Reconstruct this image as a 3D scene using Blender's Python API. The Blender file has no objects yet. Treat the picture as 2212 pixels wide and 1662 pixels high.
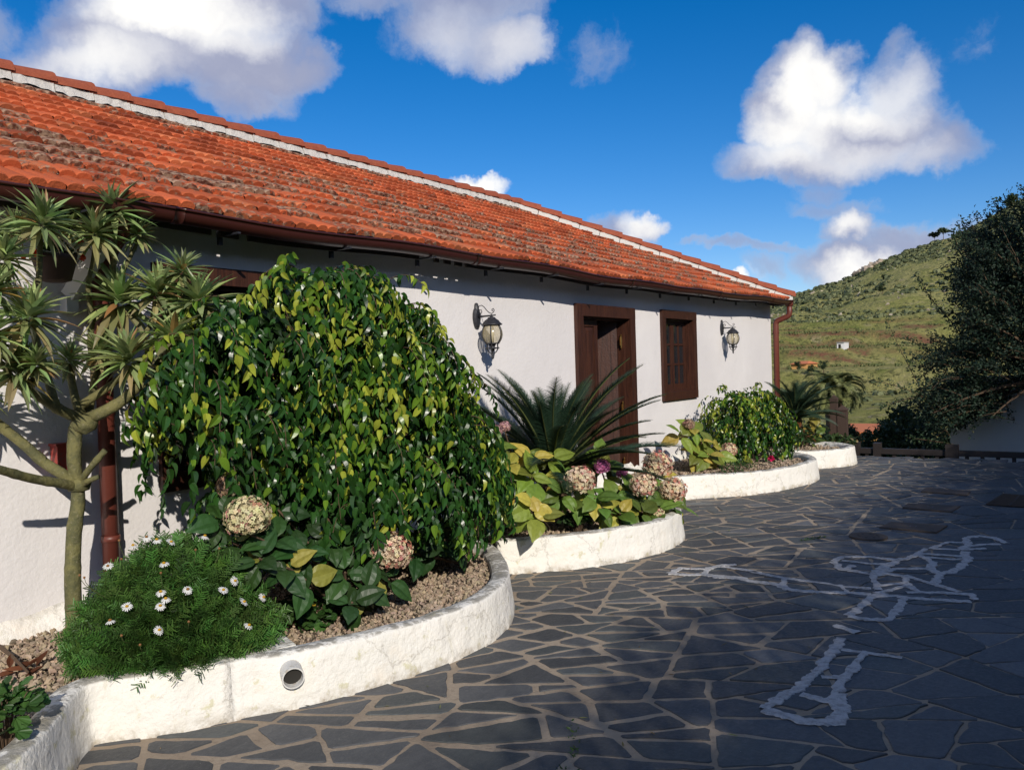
import bpy, math, random
import numpy as np
from mathutils import Matrix, Vector
R = math.radians
rnd = random.Random(7); rs = np.random.RandomState(11)
scene = bpy.context.scene
COL = scene.collection

# ------------------------------------------------------------------ camera
H = 1.7; FPX = 1750.0; CX, CY = 1105.5, 831.0
yaw, pitch, roll = R(35.3), R(-1.19), R(-1.795)
F_ = np.array([math.cos(yaw)*math.cos(pitch), math.sin(yaw)*math.cos(pitch), math.sin(pitch)])
r0 = np.array([math.sin(yaw), -math.cos(yaw), 0.0]); u0 = np.cross(r0, F_)
RT = r0*math.cos(roll)+u0*math.sin(roll); UP = -r0*math.sin(roll)+u0*math.cos(roll)
cam = bpy.data.cameras.new('camera'); co = bpy.data.objects.new('camera', cam); COL.objects.link(co)
co.matrix_world = Matrix(((RT[0], UP[0], -F_[0], 0), (RT[1], UP[1], -F_[1], 0), (RT[2], UP[2], -F_[2], H), (0, 0, 0, 1)))
cam.sensor_width = 36; cam.lens = 36*FPX/2211.0; cam.clip_start = 0.05; cam.clip_end = 5000
scene.camera = co
C0 = np.array([0, 0, H])
def ray(x, y): return F_+RT*(x-CX)/FPX+UP*(CY-y)/FPX
def gz(x, y, z=0.0): d = ray(x, y); return C0+d*((z-H)/d[2])
def wy(x, y, Y=5.15): d = ray(x, y); return C0+d*(Y/d[1])
def wx(x, y, X): d = ray(x, y); return C0+d*(X/d[0])

# ------------------------------------------------------------------ sun
SUN = np.array([-.82, -1.0, .647]); SUN /= np.linalg.norm(SUN)
sl = bpy.data.lights.new('sun', 'SUN'); sl.energy = 4.2; sl.angle = R(0.5); sl.color = (1.0, .93, .83)
so = bpy.data.objects.new('sun', sl); COL.objects.link(so)
so.rotation_euler = Vector(SUN).to_track_quat('Z', 'Y').to_euler(); so.location = (-20, -25, 20)
scene.view_settings.view_transform = 'Standard'; scene.view_settings.look = 'None'
scene.view_settings.exposure = 0.0; scene.view_settings.gamma = 1.0
scene.view_settings.use_curve_mapping = False

# ------------------------------------------------------------------ node helpers
class NT:
    def __init__(s, tree): s.t = tree; s.n = tree.nodes; s.l = tree.links
    def node(s, typ, **kw):
        n = s.n.new(typ)
        for k, v in kw.items(): setattr(n, k, v)
        return n
    def put(s, sock, v):
        if v is None: return
        if isinstance(v, bpy.types.NodeSocket): s.l.new(v, sock)
        else: sock.default_value = v
    def math(s, op, a, b=None, c=None, clamp=False):
        n = s.node('ShaderNodeMath', operation=op); n.use_clamp = clamp
        s.put(n.inputs[0], a); s.put(n.inputs[1], b)
        if c is not None: s.put(n.inputs[2], c)
        return n.outputs[0]
    def vmath(s, op, a, b=None, scale=None):
        n = s.node('ShaderNodeVectorMath', operation=op); s.put(n.inputs[0], a); s.put(n.inputs[1], b)
        if scale is not None: s.put(n.inputs['Scale'], scale)
        return n.outputs['Value'] if op in ('DOT_PRODUCT', 'LENGTH') else n.outputs['Vector']
    def mix(s, f, a, b, mode='MIX'):
        n = s.node('ShaderNodeMix', data_type='RGBA', blend_type=mode)
        s.put(n.inputs[0], f); s.put(n.inputs[6], c4(a)); s.put(n.inputs[7], c4(b)); return n.outputs[2]
    def ss(s, v, a, b, lo=0.0, hi=1.0):
        n = s.node('ShaderNodeMapRange', interpolation_type='SMOOTHSTEP')
        s.put(n.inputs[0], v); s.put(n.inputs[1], a); s.put(n.inputs[2], b); s.put(n.inputs[3], lo); s.put(n.inputs[4], hi)
        return n.outputs[0]
    def noise(s, vec, scale, detail=4, rough=.55, dist=0.0, color=False):
        n = s.node('ShaderNodeTexNoise'); s.put(n.inputs['Vector'], vec); n.inputs['Scale'].default_value = scale
        n.inputs['Detail'].default_value = detail; n.inputs['Roughness'].default_value = rough
        n.inputs['Distortion'].default_value = dist
        return n.outputs['Color'] if color else n.outputs[0]
def c4(c):
    if isinstance(c, (tuple, list)) and len(c) == 3: return (*c, 1.0)
    return c

# ------------------------------------------------------------------ world: sky and clouds
w = bpy.data.worlds.new('World'); scene.world = w; w.use_nodes = True
w.node_tree.nodes.clear(); T = NT(w.node_tree)
sky = T.node('ShaderNodeTexSky', sky_type='NISHITA'); sky.sun_disc = False
sky.sun_elevation = math.asin(SUN[2]); sky.sun_rotation = math.atan2(SUN[0], SUN[1])
sky.altitude = 600; sky.air_density = 1.0; sky.dust_density = .25; sky.ozone_density = 3.0
hs = T.node('ShaderNodeHueSaturation'); hs.inputs['Saturation'].default_value = 1.42; hs.inputs['Value'].default_value = 1.0
T.l.new(sky.outputs[0], hs.inputs['Color'])
bg = T.node('ShaderNodeBackground'); T.put(bg.inputs[0], T.mix(1.0, hs.outputs[0], (1.05, .965, 1.11), 'MULTIPLY')); bg.inputs[1].default_value = .105
D = T.node('ShaderNodeTexCoord').outputs['Generated']
wn = T.noise(D, 7.0, 6, .62, color=True)
wv = T.vmath('SCALE', T.vmath('SUBTRACT', wn, (.5, .5, .5)), scale=.11)
DW = T.vmath('ADD', D, wv)
wn2 = T.noise(D, 2.2, 3, .5, color=True)
DW = T.vmath('ADD', DW, T.vmath('SCALE', T.vmath('SUBTRACT', wn2, (.5, .5, .5)), scale=.03))
def blobfield(lst):
    acc = None
    for (x, y, rx, ry, wt) in lst:
        d = ray(x, y); k = np.linalg.norm(d); c = d/k
        t1 = RT-c*(RT@c); t1 /= np.linalg.norm(t1); t2 = np.cross(c, t1)
        t1 = t1/(rx/FPX/k); t2 = t2/(ry/FPX/k)
        u = T.vmath('DOT_PRODUCT', DW, tuple(t1)); v = T.vmath('DOT_PRODUCT', DW, tuple(t2))
        q = T.math('MULTIPLY_ADD', u, u, T.math('MULTIPLY', v, v))
        q = T.math('MULTIPLY', T.math('SUBTRACT', 1.0, q), wt)
        acc = q if acc is None else T.math('SMOOTH_MAX', acc, q, .15)
    return acc
CL = [(420, -10, 300, 150, 1.0), (330, 95, 260, 130, 1.0), (180, 130, 170, 75, .8), (520, 140, 180, 110, 1.0), (640, 150, 95, 60, .75), (520, 215, 130, 70, .75), (120, 120, 110, 40, .6),
      (980, 40, 190, 95, .62), (1110, 75, 120, 90, .7), (1010, -20, 240, 80, .6), (760, -10, 180, 45, .45), (1280, 100, 90, 60, .28),
      (1740, 170, 115, 100, 1.0), (1690, 250, 90, 110, 1.0), (1840, 280, 200, 105, 1.0), (1930, 200, 95, 130, .6), (1740, 350, 190, 60, .85), (1640, 370, 75, 45, .7), (1990, 320, 110, 60, .7), (1910, 110, 50, 55, .35),
      (1040, 400, 75, 32, 1.0), (1330, 505, 110, 52, .7), (1380, 500, 55, 38, .9), (1600, 607, 40, 16, .9),
      (1850, 498, 70, 48, .9), (1870, 575, 130, 75, 1.0), (1990, 530, 190, 70, .75), (1200, 530, 120, 40, .4), (1680, 580, 60, 32, .4), (2100, 75, 60, 60, .25), (1830, 455, 130, 24, .38), (1600, 540, 260, 16, .42), (1780, 420, 60, 25, .3), (-20, 60, 60, 90, .4)]
LIT = [(370, 10, 170, 85, 1.3), (230, 130, 150, 60, .55), (480, 60, 120, 60, .7), (1130, 90, 75, 80, .35), (1000, 60, 90, 55, .25), (1745, 200, 90, 110, 1.2), (1850, 210, 120, 70, .75), (1700, 300, 100, 70, .75), (1930, 200, 60, 80, .5), (1660, 330, 60, 50, .5),
       (1040, 400, 90, 45, 1.0), (1600, 605, 60, 25, 1.0), (1380, 490, 60, 40, .7), (1880, 590, 90, 50, .8), (1845, 490, 50, 30, .7), (1820, 340, 180, 40, .35)]
fld = blobfield(CL); lit = blobfield(LIT)
fb = T.noise(DW, 11.0, 10, .62)
dens = T.math('ADD', fld, T.math('MULTIPLY', T.math('SUBTRACT', fb, .5), 1.5))
alpha = T.ss(dens, .03, .46)
thin = T.ss(fld, .0, .9, .35, 1.0)
alpha = T.math('MULTIPLY', alpha, thin)
bgen = T.ss(T.noise(D, 3.3, 7, .55), .46, .60)            # unseen cloud added behind the camera to make the shade less blue
back = T.math('MULTIPLY', bgen, T.ss(T.vmath('DOT_PRODUCT', D, tuple(F_)), .35, .05)); alpha = T.math('MAXIMUM', alpha, T.math('MULTIPLY', back, .9))
lf = T.math('ADD', T.ss(lit, -.5, 1.0), T.math('MULTIPLY', T.math('SUBTRACT', T.noise(DW, 15.0, 6, .6), .5), .55), clamp=True)
ccol = T.mix(lf, (.48, .52, .72), (1.0, .985, .95))
ccol = T.mix(T.ss(dens, .0, .65), (.70, .77, .93), ccol)
cb = T.node('ShaderNodeBackground'); T.l.new(ccol, cb.inputs[0]); T.put(cb.inputs[1], T.math('MULTIPLY_ADD', lf, .32, .76))
ms = T.node('ShaderNodeMixShader'); T.put(ms.inputs[0], alpha); T.l.new(bg.outputs[0], ms.inputs[1]); T.l.new(cb.outputs[0], ms.inputs[2])
out = T.node('ShaderNodeOutputWorld'); T.l.new(ms.outputs[0], out.inputs[0])
w.cycles.sampling_method = 'MANUAL'; w.cycles.sample_map_resolution = 512
scene.cycles.max_bounces = 8; scene.cycles.transparent_max_bounces = 6
scene.cycles.use_denoising = True

# ------------------------------------------------------------------ mesh builder
class MB:
    def __init__(s): s.V = []; s.F = {}; s.C = []; s.n = 0
    def add(s, V, F, c=(1, 1, 1, 1)):
        V = np.asarray(V, float).reshape(-1, 3); k = len(V); s.V.append(V)
        c = np.asarray(c, float)
        if c.ndim == 1:
            if len(c) == 3: c = np.append(c, 1.0)
            c = np.tile(c, (k, 1))
        elif c.shape[1] == 3: c = np.hstack([c, np.ones((len(c), 1))])
        s.C.append(c)
        if isinstance(F, np.ndarray): s.F.setdefault(F.shape[1], []).append(F+s.n)
        else:
            g = {}
            for f in F: g.setdefault(len(f), []).append(f)
            for m, fl in g.items(): s.F.setdefault(m, []).append(np.array(fl)+s.n)
        s.n += k; return s
    def many(s, tv, tf, O, X, Z, S, C):
        """place N copies of a template: O origins, X forward, Z up hint, S scale, C colours (N,3|4)"""
        N = len(O)
        if N == 0: return s
        O = np.asarray(O, float); X = np.asarray(X, float); Z = np.asarray(Z, float)
        S = np.broadcast_to(np.asarray(S, float), (N,)) if np.ndim(S) < 2 else np.asarray(S)
        X = X/np.maximum(np.linalg.norm(X, axis=1, keepdims=True), 1e-9)
        Z = Z-X*(X*Z).sum(1, keepdims=True); nz = np.linalg.norm(Z, axis=1, keepdims=True)
        Z = np.where(nz < 1e-4, np.cross(X, np.array([.3, .9, .1])), Z); Z /= np.linalg.norm(Z, axis=1, keepdims=True)
        Y = np.cross(Z, X); tv = np.asarray(tv, float)
        sc = S[:, None, None] if S.ndim == 1 else S[:, None, :]
        P = tv[None]*sc
        W = O[:, None]+P[..., 0:1]*X[:, None]+P[..., 1:2]*Y[:, None]+P[..., 2:3]*Z[:, None]
        C = np.asarray(C, float)
        if C.ndim == 1: C = np.tile(C, (N, 1))
        C = np.repeat(C, len(tv), axis=0)
        k = len(tv); off = (np.arange(N)*k)
        g = {}
        for f in tf: g.setdefault(len(f), []).append(f)
        base = s.n
        s.V.append(W.reshape(-1, 3))
        if C.shape[1] == 3: C = np.hstack([C, np.ones((len(C), 1))])
        s.C.append(C)
        for m, fl in g.items():
            fa = np.array(fl); s.F.setdefault(m, []).append((fa[None]+off[:, None, None]).reshape(-1, m)+base)
        s.n += N*k; return s
    def box(s, x0, x1, y0, y1, z0, z1, c=(1, 1, 1), M=None):
        V = np.array([(x, y, z) for x in (x0, x1) for y in (y0, y1) for z in (z0, z1)], float)
        if M is not None: V = V@np.array(M)[:3, :3].T+np.array(M)[:3, 3]
        return s.add(V, [(0, 1, 3, 2), (4, 6, 7, 5), (0, 4, 5, 1), (2, 3, 7, 6), (0, 2, 6, 4), (1, 5, 7, 3)], c)
    def tube(s, P, r, n=8, c=(1, 1, 1), cap=True):
        P = np.asarray(P, float); m = len(P); r = np.broadcast_to(np.asarray(r, float), (m,))
        t = np.gradient(P, axis=0); t /= np.maximum(np.linalg.norm(t, axis=1, keepdims=True), 1e-9)
        a = np.array([0, 0, 1.0]) if abs(t[0][2]) < .9 else np.array([1.0, 0, 0])
        V = []; x = np.cross(t[0], a); x /= np.linalg.norm(x)
        for i in range(m):
            x = x-t[i]*(x@t[i]); x /= max(np.linalg.norm(x), 1e-9); y = np.cross(t[i], x)
            for j in range(n):
                an = 2*math.pi*j/n; V.append(P[i]+r[i]*(math.cos(an)*x+math.sin(an)*y))
        F = [(i*n+j, i*n+(j+1) % n, (i+1)*n+(j+1) % n, (i+1)*n+j) for i in range(m-1) for j in range(n)]
        if cap: F.append(tuple(range(n-1, -1, -1))); F.append(tuple(range((m-1)*n, m*n)))
        return s.add(V, F, c)
    def lathe(s, prof, n=16, o=(0, 0, 0), c=(1, 1, 1), mod=None):
        V = []; m = len(prof)
        for (r, z) in prof:
            for j in range(n):
                a = 2*math.pi*j/n; rr = r*(mod(j, z) if mod else 1)
                V.append((o[0]+rr*math.cos(a), o[1]+rr*math.sin(a), o[2]+z))
        F = [(i*n+j, i*n+(j+1) % n, (i+1)*n+(j+1) % n, (i+1)*n+j) for i in range(m-1) for j in range(n)]
        F.append(tuple(range(n-1, -1, -1))); F.append(tuple(range((m-1)*n, m*n)))
        return s.add(V, F, c)
    def build(s, name, mat, parent=None, smooth=False, loc=None):
        me = bpy.data.meshes.new(name)
        V = np.vstack(s.V)
        if loc is not None: V = V-np.array(loc)
        me.vertices.add(len(V)); me.vertices.foreach_set('co', V.ravel())
        loops = []; tot = []
        for m, fl in s.F.items():
            a = np.vstack(fl); loops.append(a.ravel()); tot.append(np.full(len(a), m))
        loops = np.concatenate(loops); tot = np.concatenate(tot)
        me.loops.add(len(loops)); me.loops.foreach_set('vertex_index', loops.astype(np.int32))
        me.polygons.add(len(tot)); st = np.concatenate([[0], np.cumsum(tot)[:-1]])
        me.polygons.foreach_set('loop_start', st.astype(np.int32)); me.polygons.foreach_set('loop_total', tot.astype(np.int32))
        me.polygons.foreach_set('use_smooth', np.full(len(tot), bool(smooth)))
        at = me.color_attributes.new('col', 'FLOAT_COLOR', 'POINT'); at.data.foreach_set('color', np.vstack(s.C).ravel())
        me.update(calc_edges=True); me.validate()
        me.materials.append(mat)
        o = bpy.data.objects.new(name, me); COL.objects.link(o)
        if parent is not None: o.parent = parent
        if loc is not None: o.location = loc
        return o
def tag(o, label=None, cat=None, group=None, kind=None):
    if label: o['label'] = label
    if cat: o['category'] = cat
    if group: o['group'] = group
    if kind: o['kind'] = kind
    return o
def empty(name, loc, label, cat, group=None, rz=0):
    o = bpy.data.objects.new(name, None); COL.objects.link(o); o.location = tuple(map(float, loc)); o.rotation_euler.z = rz
    o.empty_display_size = .1
    return tag(o, label, cat, group)
def dup(root, loc, rz, label, group=None, scale=1.0):
    r = root.copy(); COL.objects.link(r); r.location = tuple(map(float, loc)); r.rotation_euler.z = rz; r.scale = (scale,)*3
    r['label'] = label
    if group: r['group'] = group
    for ch in list(root.children):
        c = ch.copy(); COL.objects.link(c); c.parent = r
        for g in list(ch.children):
            d = g.copy(); COL.objects.link(d); d.parent = c
    return r
def nrm(v): v = np.asarray(v, float); return v/np.maximum(np.linalg.norm(v, axis=-1, keepdims=True), 1e-9)

# 2-D value noise in numpy
_g = np.random.RandomState(3).rand(256, 256)
def vn(x, y):
    xi = np.floor(x).astype(int); yi = np.floor(y).astype(int); fx = x-xi; fy = y-yi
    fx = fx*fx*(3-2*fx); fy = fy*fy*(3-2*fy); g = lambda a, b: _g[a % 256, b % 256]
    return (g(xi, yi)*(1-fx)+g(xi+1, yi)*fx)*(1-fy)+(g(xi, yi+1)*(1-fx)+g(xi+1, yi+1)*fx)*fy
def fbm(x, y, o=5):
    s = 0; a = .5
    for i in range(o): s = s+a*vn(x*2**i+17*i, y*2**i+31*i); a *= .5
    return s

# ------------------------------------------------------------------ materials
def mat(name, base=(.5, .5, .5), rough=.7, attr=False, spec=.5, metal=0, fn=None, bump=None, transl=None):
    m = bpy.data.materials.new(name); m.use_nodes = True; t = NT(m.node_tree)
    b = m.node_tree.nodes['Principled BSDF']
    b.inputs['Roughness'].default_value = rough; b.inputs['Specular IOR Level'].default_value = spec; b.inputs['Metallic'].default_value = metal
    P = t.node('ShaderNodeNewGeometry').outputs['Position']
    at = t.node('ShaderNodeAttribute', attribute_name='col')
    col = at.outputs['Color'] if attr else c4(base)
    if fn: col = fn(t, P, at, col, b)
    t.put(b.inputs['Base Color'], col)
    if bump:
        h = bump(t, P, at) if callable(bump) else None
        bn = t.node('ShaderNodeBump'); t.put(bn.inputs['Height'], h); bn.inputs['Distance'].default_value = 1.0
        t.l.new(bn.outputs[0], b.inputs['Normal'])
    if transl:
        tr = t.node('ShaderNodeBsdfTranslucent'); t.put(tr.inputs[0], col if not isinstance(col, tuple) else col)
        mx = t.node('ShaderNodeMixShader'); mx.inputs[0].default_value = transl
        t.l.new(b.outputs[0], mx.inputs[1]); t.l.new(tr.outputs[0], mx.inputs[2])
        t.l.new(mx.outputs[0], t.n['Material Output'].inputs[0])
    return m
M = {}
def f_plaster(t, P, at, col, b):
    n = t.noise(P, .7, 5, .6); n2 = t.noise(P, 6, 5, .6)
    c = t.mix(t.ss(n, .35, .7), (.70, .67, .66), (.76, .73, .715)); return t.mix(t.math('MULTIPLY', t.ss(n2, .55, .75), .12), c, (.50, .48, .46))
def b_plaster(t, P, at):
    return t.math('ADD', t.math('MULTIPLY', t.noise(P, 38, 4, .6), .0035), t.math('MULTIPLY', t.noise(P, 2.2, 3, .5), .014))
M['wall'] = mat('plaster_wall', rough=.92, spec=.2, fn=f_plaster, bump=b_plaster)
def f_plant(t, P, at, col, b):
    z = t.node('ShaderNodeSeparateXYZ'); t.put(z.inputs[0], P)
    n = t.noise(P, 1.7, 6, .65); n2 = t.noise(P, 9, 6, .7); n3 = t.noise(P, 30, 4, .7)
    c = t.mix(t.ss(n, .3, .7), (.80, .77, .71), (.74, .72, .66))
    st = t.ss(t.math('ADD', n2, t.math('MULTIPLY', n, .25)), .70, .80)
    c = t.mix(t.math('MULTIPLY', st, .6), c, (.50, .47, .25))
    warm = t.math('MULTIPLY', t.ss(t.noise(P, 2.6, 4, .6), .55, .72), .4); c = t.mix(warm, c, (.78, .66, .52))
    low = t.math('MULTIPLY', t.ss(z.outputs[2], .07, -.01), t.ss(n2, .4, .62)); c = t.mix(t.math('MULTIPLY', low, .8), c, (.33, .27, .19))
    nz = t.node('ShaderNodeSeparateXYZ'); t.put(nz.inputs[0], t.node('ShaderNodeNewGeometry').outputs['Normal'])
    top = t.math('MULTIPLY', t.ss(nz.outputs[2], .5, .9), t.ss(t.math('ADD', n2, t.math('MULTIPLY', n3, .4)), .62, .74)); c = t.mix(t.math('MULTIPLY', top, .8), c, (.25, .23, .19))
    mp = t.node('ShaderNodeMapping'); t.put(mp.inputs[0], P); mp.inputs['Scale'].default_value = (7, 7, 1.6)
    sk = t.noise(mp.outputs[0], 1.0, 6, .7, .4); c = t.mix(t.math('MULTIPLY', t.ss(sk, .58, .72), .5), c, (.47, .43, .27))
    c = t.mix(t.math('MULTIPLY', t.ss(t.noise(P, 5.5, 7, .75), .66, .72), .7), c, (.36, .31, .22))
    cr = t.node('ShaderNodeTexVoronoi', feature='DISTANCE_TO_EDGE'); t.put(cr.inputs['Vector'], t.vmath('ADD', P, t.vmath('SCALE', t.noise(P, 4, 5, .7, color=True), scale=.35))); cr.inputs['Scale'].default_value = 1.3
    c = t.mix(t.math('MULTIPLY', t.ss(cr.outputs[0], .012, .002), .4), c, (.35, .32, .27))
    return c
def b_plant(t, P, at):
    a = t.math('MULTIPLY', t.noise(P, 22, 5, .65), .013); return t.math('ADD', a, t.math('MULTIPLY', t.noise(P, 6, 3, .5), .02))
M['planter'] = mat('whitewash', rough=.9, spec=.2, fn=f_plant, bump=b_plant)
def f_tile(t, P, at, col, b):
    n = t.noise(P, 3.0, 6, .65); n2 = t.noise(P, 17, 6, .7); n3 = t.noise(P, 60, 4, .7)
    c = t.mix(t.math('MULTIPLY', t.ss(n3, .4, .7), .25), col, (.30, .085, .03))
    wear = at.outputs['Alpha']
    k = t.ss(t.math('ADD', t.math('MULTIPLY', n2, 1.05), t.math('MULTIPLY', n, .22)), t.math('SUBTRACT', .90, t.math('MULTIPLY', wear, .34)), t.math('SUBTRACT', .99, t.math('MULTIPLY', wear, .34)))
    lc = t.mix(t.ss(t.noise(P, 20, 4, .6), .40, .60), (.06, .028, .018), (.34, .25, .17))
    c = t.mix(t.math('MULTIPLY', k, .85), c, lc)
    k2 = t.ss(t.noise(P, 8, 5, .6), .64, .70); return t.mix(t.math('MULTIPLY', t.math('MULTIPLY', k2, wear), .8), c, (.36, .16, .05))
M['tile'] = mat('roof_tile', rough=.85, spec=.3, attr=True, fn=f_tile, bump=lambda t, P, at: t.math('MULTIPLY', t.noise(P, 45, 5, .7), .008))
def f_mortar(t, P, at, col, b):
    n = t.noise(P, 9, 6, .7); return t.mix(t.ss(n, .60, .70), (.58, .55, .50), (.18, .15, .12))
M['mortar'] = mat('ridge_mortar', rough=.95, spec=.2, fn=f_mortar, bump=lambda t, P, at: t.math('MULTIPLY', t.noise(P, 30, 5, .7), .02))
M['cap'] = mat('cap_tile', (.25, .055, .03), rough=.8, spec=.3, fn=lambda t, P, at, c, b: t.mix(t.noise(P, 14, 5, .7), (.17, .035, .02), (.40, .11, .05)), bump=lambda t, P, at: t.math('MULTIPLY', t.noise(P, 50, 4, .7), .006))
M['gutter'] = mat('gutter_metal', (.085, .02, .013), rough=.38, spec=.5, fn=lambda t, P, at, c, b: t.mix(t.noise(P, 5, 5, .7), (.062, .015, .010), (.036, .010, .008)))
M['pipe'] = mat('pipe_red', (.24, .06, .035), rough=.45, fn=lambda t, P, at, c, b: t.mix(t.noise(P, 6, 5, .7), (.17, .042, .027), (.10, .026, .018)))
def f_wood(t, P, at, col, b):
    mp = t.node('ShaderNodeMapping'); t.put(mp.inputs[0], P); mp.inputs['Scale'].default_value = (28, 28, 2.5)
    n = t.noise(mp.outputs[0], 1.0, 6, .65, 1.2); return t.mix(t.ss(n, .35, .65), (.030, .010, .006), (.062, .021, .011))
M['wood'] = mat('dark_wood', rough=.5, spec=.4, fn=f_wood, bump=lambda t, P, at: t.math('MULTIPLY', t.noise(P, 40, 4, .6), .003))
def f_postwood(t, P, at, col, b):
    mp = t.node('ShaderNodeMapping'); t.put(mp.inputs[0], P); mp.inputs['Scale'].default_value = (25, 25, 2)
    n = t.noise(mp.outputs[0], 1.0, 6, .7, 1.0); return t.mix(n, (.03, .017, .012), (.085, .05, .035))
M['post'] = mat('old_wood', rough=.8, fn=f_postwood)
M['rail'] = mat('rail_wood', (.022, .016, .014), rough=.6)
M['glass'] = mat('window_glass', (.012, .014, .018), rough=.05, spec=.9)
M['dark'] = mat('near_black', (.012, .009, .008), rough=.95)
M['brass'] = mat('brass', (.55, .33, .10), rough=.3, metal=1.0)
M['iron'] = mat('black_iron', (.018, .019, .024), rough=.45, fn=lambda t, P, at, c, b: t.mix(t.noise(P, 60, 4, .7), (.012, .013, .017), (.035, .035, .042)))
def make_lglass():
    m = bpy.data.materials.new('amber_glass'); m.use_nodes = True; t = NT(m.node_tree); b = m.node_tree.nodes['Principled BSDF']
    b.inputs['Base Color'].default_value = (.50, .42, .24, 1); b.inputs['Roughness'].default_value = .12; b.inputs['IOR'].default_value = 1.45
    b.inputs['Alpha'].default_value = .42
    return m
M['lglass'] = make_lglass()
M['bulb'] = mat('bulb', (.75, .68, .5), rough=.2, spec=.7)
M['pvc'] = mat('pvc_pipe', (.62, .61, .58), rough=.45, fn=lambda t, P, at, c, b: t.mix(t.ss(t.noise(P, 25, 5, .7), .5, .75), (.62, .61, .58), (.35, .27, .17)))
M['hole'] = mat('drain_dark', (.02, .018, .015), rough=.9)  # near-black standing in for the shade inside pipes, pit and holes
def leafmat(name, rough, tr=.25, spec=.5, nz=.3, scale=30):
    def f(t, P, at, col, b):
        n = t.noise(P, scale, 3, .6); return t.mix(t.math('MULTIPLY', t.ss(n, .4, .75), nz), col, t.mix(1.0, col, (.35, .35, .3), 'MULTIPLY'))
    return mat(name, rough=rough, attr=True, spec=spec, fn=f, transl=tr)
M['ficus'] = leafmat('glossy_leaf', .30, .28, .38, .12)
M['leaf'] = leafmat('soft_leaf', .45, .28, .4)
M['wax'] = leafmat('waxy_leaf', .42, .32, .5, .2)
M['needle'] = leafmat('needle_leaf', .5, .2, .35)
M['dim'] = leafmat('dark_leaf', .6, .15, .3)
M['petal'] = leafmat('petal', .7, .3, .2, .2, 60)
def f_bark(t, P, at, col, b):
    n = t.noise(P, 12, 6, .7); n2 = t.noise(P, 55, 3, .6)
    c = t.mix(t.ss(n, .35, .65), (.085, .085, .035), (.17, .155, .055)); return t.mix(t.math('MULTIPLY', t.ss(n2, .58, .7), .5), c, (.26, .22, .14))
M['bark'] = mat('green_bark', rough=.8, fn=f_bark, bump=lambda t, P, at: t.math('MULTIPLY', t.noise(P, 30, 5, .7), .012))
M['stem'] = mat('brown_stem', (.09, .055, .03), rough=.85)
def f_peb(t, P, at, col, b): return t.mix(t.math('MULTIPLY', t.noise(P, 60, 3, .6), .5), col, (.16, .12, .085))
M['pebble'] = mat('pebble', rough=.95, spec=.2, attr=True, fn=f_peb)
M['soil'] = mat('soil', rough=1.0, fn=lambda t, P, at, c, b: t.mix(t.noise(P, 25, 6, .7), (.07, .05, .035), (.24, .18, .125)), bump=lambda t, P, at: t.math('MULTIPLY', t.noise(P, 40, 6, .8), .05))
def f_slate(t, P, at, col, b):
    mp = t.node('ShaderNodeMapping'); t.put(mp.inputs[0], P); mp.inputs['Scale'].default_value = (1, 3, 1)
    n = t.noise(mp.outputs[0], 5, 7, .7, .8); n2 = t.noise(P, 40, 5, .7)
    c = t.mix(1.0, col, t.mix(n, (.55, .57, .6), (1.45, 1.42, 1.38)), 'MULTIPLY')
    c = t.mix(t.math('MULTIPLY', t.ss(n2, .60, .8), .35), c, (.16, .16, .155))
    c = t.mix(t.ss(t.noise(P, 90, 2, .5), .76, .8), c, (.38, .37, .34))
    t.put(b.inputs['Roughness'], t.ss(n2, .2, .8, .48, .75)); return c
M['slate'] = mat('slate', rough=.6, spec=.45, attr=True, fn=f_slate, bump=lambda t, P, at: t.math('ADD', t.math('MULTIPLY', t.noise(P, 14, 6, .65), .008), t.math('MULTIPLY', t.noise(P, 80, 3, .6), .0015)))
def f_grout(t, P, at, col, b):
    n = t.noise(P, 1.3, 6, .65); n2 = t.noise(P, 30, 5, .7)
    c = t.mix(t.ss(n, .35, .7), (.37, .30, .225), (.28, .22, .16)); return t.mix(t.math('MULTIPLY', t.ss(n2, .5, .75), .5), c, (.15, .11, .075))
M['grout'] = mat('grout', rough=.95, spec=.2, fn=f_grout, bump=lambda t, P, at: t.math('MULTIPLY', t.noise(P, 45, 5, .7), .006))
M['chalk'] = mat('white_grout', rough=.95, fn=lambda t, P, at, c, b: t.mix(t.ss(t.noise(P, 25, 6, .75), .4, .68), (.47, .46, .455), (.27, .26, .25)), bump=lambda t, P, at: t.math('MULTIPLY', t.noise(P, 60, 4, .7), .004))
M['rust'] = mat('rusty_plate', rough=.8, fn=lambda t, P, at, c, b: t.mix(t.noise(P, 12, 6, .7), (.040, .030, .024), (.085, .062, .046)))
M['rock'] = mat('grey_rock', rough=.95, fn=lambda t, P, at, c, b: t.mix(t.noise(P, 9, 6, .7), (.22, .21, .20), (.36, .35, .33)), bump=lambda t, P, at: t.math('MULTIPLY', t.noise(P, 25, 5, .7), .02))
M['clay'] = mat('clay_pot', (.05, .025, .018), rough=.8)
M['redbox'] = mat('red_paint', (.34, .045, .03), rough=.5, fn=lambda t, P, at, c, b: t.mix(t.ss(t.noise(P, 30, 5, .7), .5, .7), (.36, .05, .035), (.22, .08, .06)))
M['whitep'] = mat('white_paint', (.66, .64, .62), rough=.7)
M['ochre'] = mat('ochre_wall', (.52, .28, .09), rough=.9)
M['orroof'] = mat('orange_roof', (.55, .17, .06), rough=.85)

print('base ok')
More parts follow.
